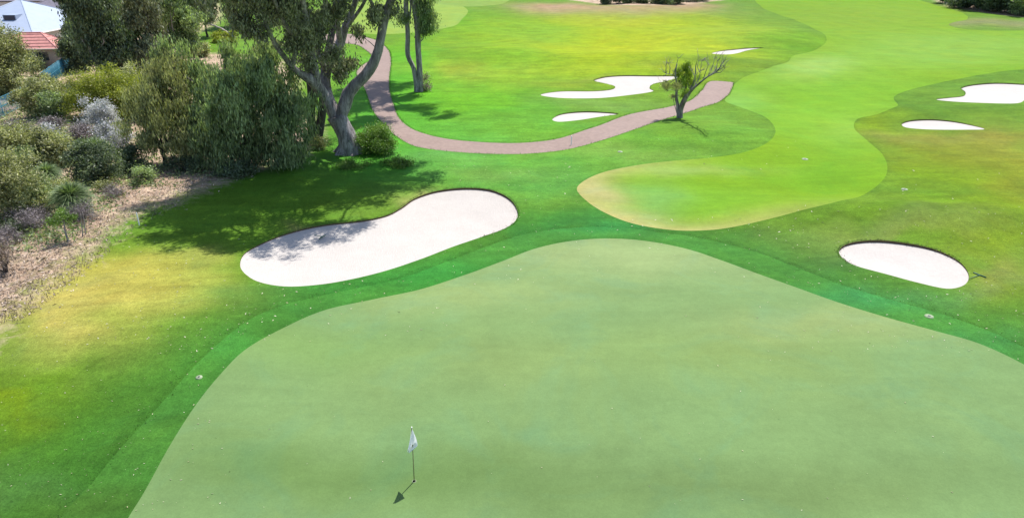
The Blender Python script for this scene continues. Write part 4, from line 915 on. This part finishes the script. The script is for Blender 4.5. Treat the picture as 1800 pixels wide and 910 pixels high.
def flagstick():
    b = G(728, 845); root = empty('flagstick', b, 'golf flagstick with a limp white flag standing in the hole of the green', 'flagstick')
    tb = Tubes(); tb.add([(b.x, b.y, b.z-.12), (b.x+.055, b.y, b.z+2.16)], [.017, .012], 8); tb.build('pole', M_POLE, root)
    tb = Tubes(); tb.add([(b.x+.055, b.y, b.z+2.16), (b.x+.055, b.y, b.z+2.19)], [.022, .016], 8); tb.build('cap', M_PW, root)
    # limp cloth: folds hanging from the top of the pole
    nu, nv = 16, 16; V = []
    prof = lambda t: (-0.015-0.16*t**1.4*(1 if t < .99 else 1.0), 0.02+0.17*math.sin(min(1.0, t*1.25)*math.pi*0.5) if t < .72 else 0.19-0.30*(t-.72)/.28)
    for j in range(nv+1):
        t = j/nv; xl, xr = prof(t)
        for i in range(nu+1):
            s = i/nu
            V.append((b.x+.055-.025*t+(xl+(xr-xl)*s)*.92, b.y-0.02+0.11*math.sin(s*9+t*3)*t+0.03*math.sin(s*4+t*6), b.z+2.15-0.90*t+0.05*math.sin(s*math.pi)*t))
    F = [(j*(nu+1)+i, j*(nu+1)+i+1, (j+1)*(nu+1)+i+1, (j+1)*(nu+1)+i) for j in range(nv) for i in range(nu)]
    me = bpy.data.meshes.new('flag'); me.from_pydata(V, [], F); me.polygons.foreach_set('use_smooth', np.ones(len(F), bool)); me.update()
    fl = link('flag', me, M_FLAG, root)
    # flat rim disc, and a black disc painting the hole's shaded inside
    def disc(name, r, z, mat, n=24):
        me = bpy.data.meshes.new(name); me.from_pydata([(b.x+math.cos(a)*r, b.y+math.sin(a)*r, gz(b.x+math.cos(a)*r, b.y+math.sin(a)*r)+z) for a in np.linspace(0, 2*math.pi, n, False)], [], [tuple(range(n))]); me.update(); return link(name, me, mat)
    hole = empty('hole', (b.x, b.y, b.z), 'round hole cut in the putting green at the foot of the flagstick', 'hole')
    for nm, r, z, m in (('rim', .07, .006, M_DISC), ('cup_shade', .054, .010, M_HOLE_SHADE)):
        o = disc(nm, r, z, m); o.parent = hole; o.location = -Vector(hole.location)
flagstick()
def disc_thing(px, py, r, label, mat=M_DISC, h=0.03):
    b = G(px, py); root = empty('sprinkler_head', b, label, 'sprinkler', 'sprinkler heads set in the grass')
    tb = Tubes(); tb.add([(b.x, b.y, b.z-.05), (b.x, b.y, b.z+h)], [r, r*.93], 20); tb.build('lid', mat, root)
    tb = Tubes(); tb.add([(b.x, b.y, b.z+h-.01), (b.x, b.y, b.z+h+.012)], [r*.35, r*.3], 12); tb.build('nozzle', M_DARKM, root)
disc_thing(350, 663, .13, 'pale round sprinkler lid in the collar left of the green')
disc_thing(1633, 556, .2, 'pale round sprinkler lid in the collar below the ragged lip bunker')
disc_thing(1415, 280, .26, 'pale round lid alone in the middle of the fairway')
disc_thing(1590, 333, .22, 'pale round lid in the rough right of the fairway')
disc_thing(1090, 267, .22, 'largest pale lid in the rough below the path')
def peg(px, py, h, label, r=.03, mat=M_PW):
    b = G(px, py); tb = Tubes(); tb.add([(b.x, b.y, b.z-.1), (b.x+.01, b.y, b.z+h*.95), (b.x+.01, b.y, b.z+h)], [r, r, r*.5], 8)
    tag(tb.build('marker_post', mat), label, 'marker post', 'white marker posts')
peg(245, 396, .85, 'white marker post at the left end of the tree shadow', .035)
peg(1004, 255, .8, 'white marker post on the lower edge of the path', .04)
def rake(x0, y0, x1, y1, label, lift=0.03):
    a = np.array(G(x0, y0))+[0, 0, lift]; e = np.array(G(x1, y1))+[0, 0, lift+0.05]; d = (e-a)/np.linalg.norm(e-a); s = np.array([-d[1], d[0], 0])
    root = empty('rake', a, label, 'rake', 'bunker rakes')
    tb = Tubes(); tb.add([a, e], [.022, .018], 6); tb.build('handle', M_RAKE, root)
    tb = Tubes(); tb.add([a-s*.32, a+s*.32], [.03, .03], 6)
    for k in np.linspace(-.3, .3, 9): tb.add([a+s*k, a+s*k-[0, 0, .07]], [.012, .008], 4)
    tb.build('head', M_RAKE, root)
rake(1722, 484, 1702, 492, 'dark green rake lying on the grass at the right tip of the oval bunker')
rake(566, 413, 553, 411, 'small dark rake lying on the sand inside the tree shadow', -0.12)

# ------------------------------------------------------------------ countless small things
def scatter(n, rng, boxes):
    out = []
    for (x0, y0, x1, y1, k) in boxes:
        for _ in range(k):
            px, py = rng.uniform(x0, x1), rng.uniform(y0, y1); out.append(G(px, py))
    return np.array(out)
rng = np.random.RandomState(5)
Pl = scatter(0, rng, [(0,560,420,900,420),(230,420,440,620,330),(0,420,330,600,330),(400,490,800,600,220),(880,380,1500,500,110),(1380,360,1800,620,420),(1300,440,1800,640,120),(700,270,1020,420,150),
                      (1000,240,1400,300,70),(1560,290,1800,420,60),(380,520,1800,900,170),(600,380,960,500,120),(1100,380,1420,440,90)])
allb = np.zeros(len(Pl), bool)
for i in range(len(BUNKERS)): allb |= inside(Pl[:, :2], 'b%d' % i)
Pl = Pl[~allb]; n = len(Pl)
Pl[:, 2] += 0.02
A = unit(np.column_stack([rng.normal(size=(n, 2)), rng.normal(size=n)*.25])); Bv = unit(np.cross(A, np.array([0, 0, 1.0])+rng.normal(size=(n, 3))*.3))
keepm = rng.rand(n) < 0.6; Pl = Pl[keepm]; A = A[keepm]; Bv = Bv[keepm]; n = len(Pl); ls = (0.02+0.05*rng.rand(n)**2.5)[:, None]*np.clip(Pl[:, 1:2]/28, .7, 1.8); 
V = np.stack([Pl-A*ls, Pl+Bv*ls*.38, Pl+A*ls, Pl-Bv*ls*.38], 1).reshape(-1, 3)
M_LITTER = m_leaf('fallen_leaf', (0.24, 0.23, 0.11), (0.46, 0.45, 0.33), 0.1, 0.6)
tag(link('fallen_leaves', mesh_np('fallen_leaves', V, np.arange(4*n).reshape(n, 4), {'tint': np.repeat(rng.rand(n), 4)}), M_LITTER), 'pale fallen leaves sprinkled over the grass', kind='stuff')
# bushland litter: dry leaves and twigs, grass wisps
cand = scatter(0, rng, [(0,330,330,560,9000),(0,180,330,340,2600),(230,285,470,345,1500)])
bd = -sdf(cand[:, :2], BARE); cand = cand[(bd+rng.normal(size=len(bd))*1.1) > 0.2]; n = len(cand); cand[:, 2] += rng.uniform(.01, .07, n)
A = unit(np.column_stack([rng.normal(size=(n, 2)), rng.normal(size=n)*.3])); Bv = unit(np.cross(A, np.array([0, 0, 1.0])+rng.normal(size=(n, 3))*.5)); ls = rng.uniform(.04, .14, n)[:, None]; ww = rng.uniform(.12, .4, n)[:, None]
V = np.stack([cand-A*ls, cand+Bv*ls*ww, cand+A*ls, cand-Bv*ls*ww], 1).reshape(-1, 3)
M_LIT2 = m_leaf('dry_litter', (0.07, 0.045, 0.032), (0.50, 0.41, 0.34), 0.05, 0.7)
tag(link('leaf_litter', mesh_np('leaf_litter', V, np.arange(4*n).reshape(n, 4), {'tint': np.repeat(rng.rand(n)**1.3, 4)}), M_LIT2), 'dry brown leaf and bark litter under the bushes', kind='stuff')
# dry grass wisps at the seam of lawn and bushland
cand = scatter(0, rng, [(0,340,330,570,5000)]); bd = -sdf(cand[:, :2], BARE); cand = cand[(bd > -1.2) & (bd < 6)]; n = len(cand)
A = unit(np.column_stack([rng.normal(size=(n, 2))*.6, np.abs(rng.normal(size=n))+.4])); Bv = unit(np.cross(A, rng.normal(size=(n, 3)))); ls = rng.uniform(.12, .32, n)[:, None]
V = np.stack([cand-Bv*.012, cand+Bv*.012, cand+A*ls+Bv*.004, cand+A*ls-Bv*.004], 1).reshape(-1, 3)
tag(link('dry_grass', mesh_np('dry_grass', V, np.arange(4*n).reshape(n, 4), {'tint': np.repeat(rng.rand(n), 4)}), L_DRY), 'dry grass wisps at the edge of the lawn', kind='stuff')

# low undergrowth of the bushland floor, one mass
rng = np.random.RandomState(15); cs = []; nn = 0
while nn < 900:
    px, py = (rng.uniform(-20, 560), rng.uniform(45, 330)) if rng.rand() < 0.8 else (rng.uniform(0, 230), rng.uniform(200, 440)); g_ = np.array(G(px, py))
    if -sdf(g_[None, :2], BARE)[0] < 2.0: continue
    nn += 1; r = rng.uniform(.25, .8)*(1.0 if py > 180 else 1.7); k = int(90*r); o = rng.normal(size=(k, 3))*np.array([r, r, r*.35]); o[:, 2] = np.abs(o[:, 2])+.03; cs.append((g_+o, np.full(k, rng.rand())))
Pu = np.concatenate([c[0] for c in cs]); tu = np.concatenate([c[1] for c in cs])
tag(link('undergrowth', leaf_mesh('undergrowth', Pu, 0.26, 0.08, rng, -0.1, tu*.8), L_GREY), 'low scrubby undergrowth covering the bushland floor', kind='stuff')

rng = np.random.RandomState(19); T = []
for i, k in ((1, 6), (0, 2)):
    po = RG['b%d' % i]; ym = po[:, 1].mean()
    for p in po:
        if p[1] > ym-0.3:
            for _ in range(k): T.append((p[0]+rng.normal()*.09, p[1]+abs(rng.normal())*.10, gz(p[0], p[1])-0.02))
T = np.array(T); n = len(T); A = unit(np.column_stack([rng.normal(size=(n, 2))*.8-[0, .4], np.abs(rng.normal(size=n))+.2])); Bv = unit(np.cross(A, rng.normal(size=(n, 3)))); ls = rng.uniform(.03, .11, n)[:, None]
V = np.stack([T-Bv*.02, T+Bv*.02, T+A*ls+Bv*.006, T+A*ls-Bv*.006], 1).reshape(-1, 3)
tag(link('dry_grass', mesh_np('dry_grass', V, np.arange(4*n).reshape(n, 4), {'tint': np.repeat(rng.rand(n)*.8, 4)}), L_DRY), 'dry ragged grass along the upper lips of the near bunkers', kind='stuff')

rng = np.random.RandomState(23); T = []; HT = []
for n_, k, off, hh, sp in [('path', 5, .05, .06, .12)]+[('b%d' % i, 9 if i < 2 else 4, .07, .045, .06) for i in range(len(BUNKERS))]+[('collar', 4, .10, .035, .25)]:
    po = RG[n_]; nx = np.roll(po, -1, 0); c0 = po.mean(0)
    ar = np.sum(po[:, 0]*nx[:, 1]-nx[:, 0]*po[:, 1]); sg = 1 if ar > 0 else -1
    for p, q_ in zip(po, nx):
        L = np.linalg.norm(q_-p)
        if L < 1e-6 or p[1] < 10 or (n_[0] == 'b' and p[1] < c0[1]): continue
        nr = np.array([(q_-p)[1], -(q_-p)[0]])/L*sg
        for _ in range(int(k*max(1, L/.25))):
            s = p+(q_-p)*rng.rand()+nr*(rng.normal()*sp*.6+off); T.append((s[0], s[1], gz(s[0], s[1])-.015)); HT.append(hh*(1+p[1]/60))
T = np.array(T); HT = np.array(HT); n = len(T); A = unit(np.column_stack([rng.normal(size=(n, 2))*.6, np.abs(rng.normal(size=n))+.5])); Bv = unit(np.cross(A, rng.normal(size=(n, 3)))); ls = (HT*rng.uniform(.5, 1.5, n))[:, None]
V = np.stack([T-Bv*.018, T+Bv*.018, T+A*ls+Bv*.006, T+A*ls-Bv*.006], 1).reshape(-1, 3)
M_TUFT = m_leaf('turf_tufts', (0.045, 0.12, 0.02), (0.14, 0.24, 0.05), 0.3)
tag(link('grass', mesh_np('grass', V, np.arange(4*n).reshape(n, 4), {'tint': np.repeat(rng.rand(n), 4)}), M_TUFT), 'longer grass blades fringing the path, bunkers and collar', kind='stuff')
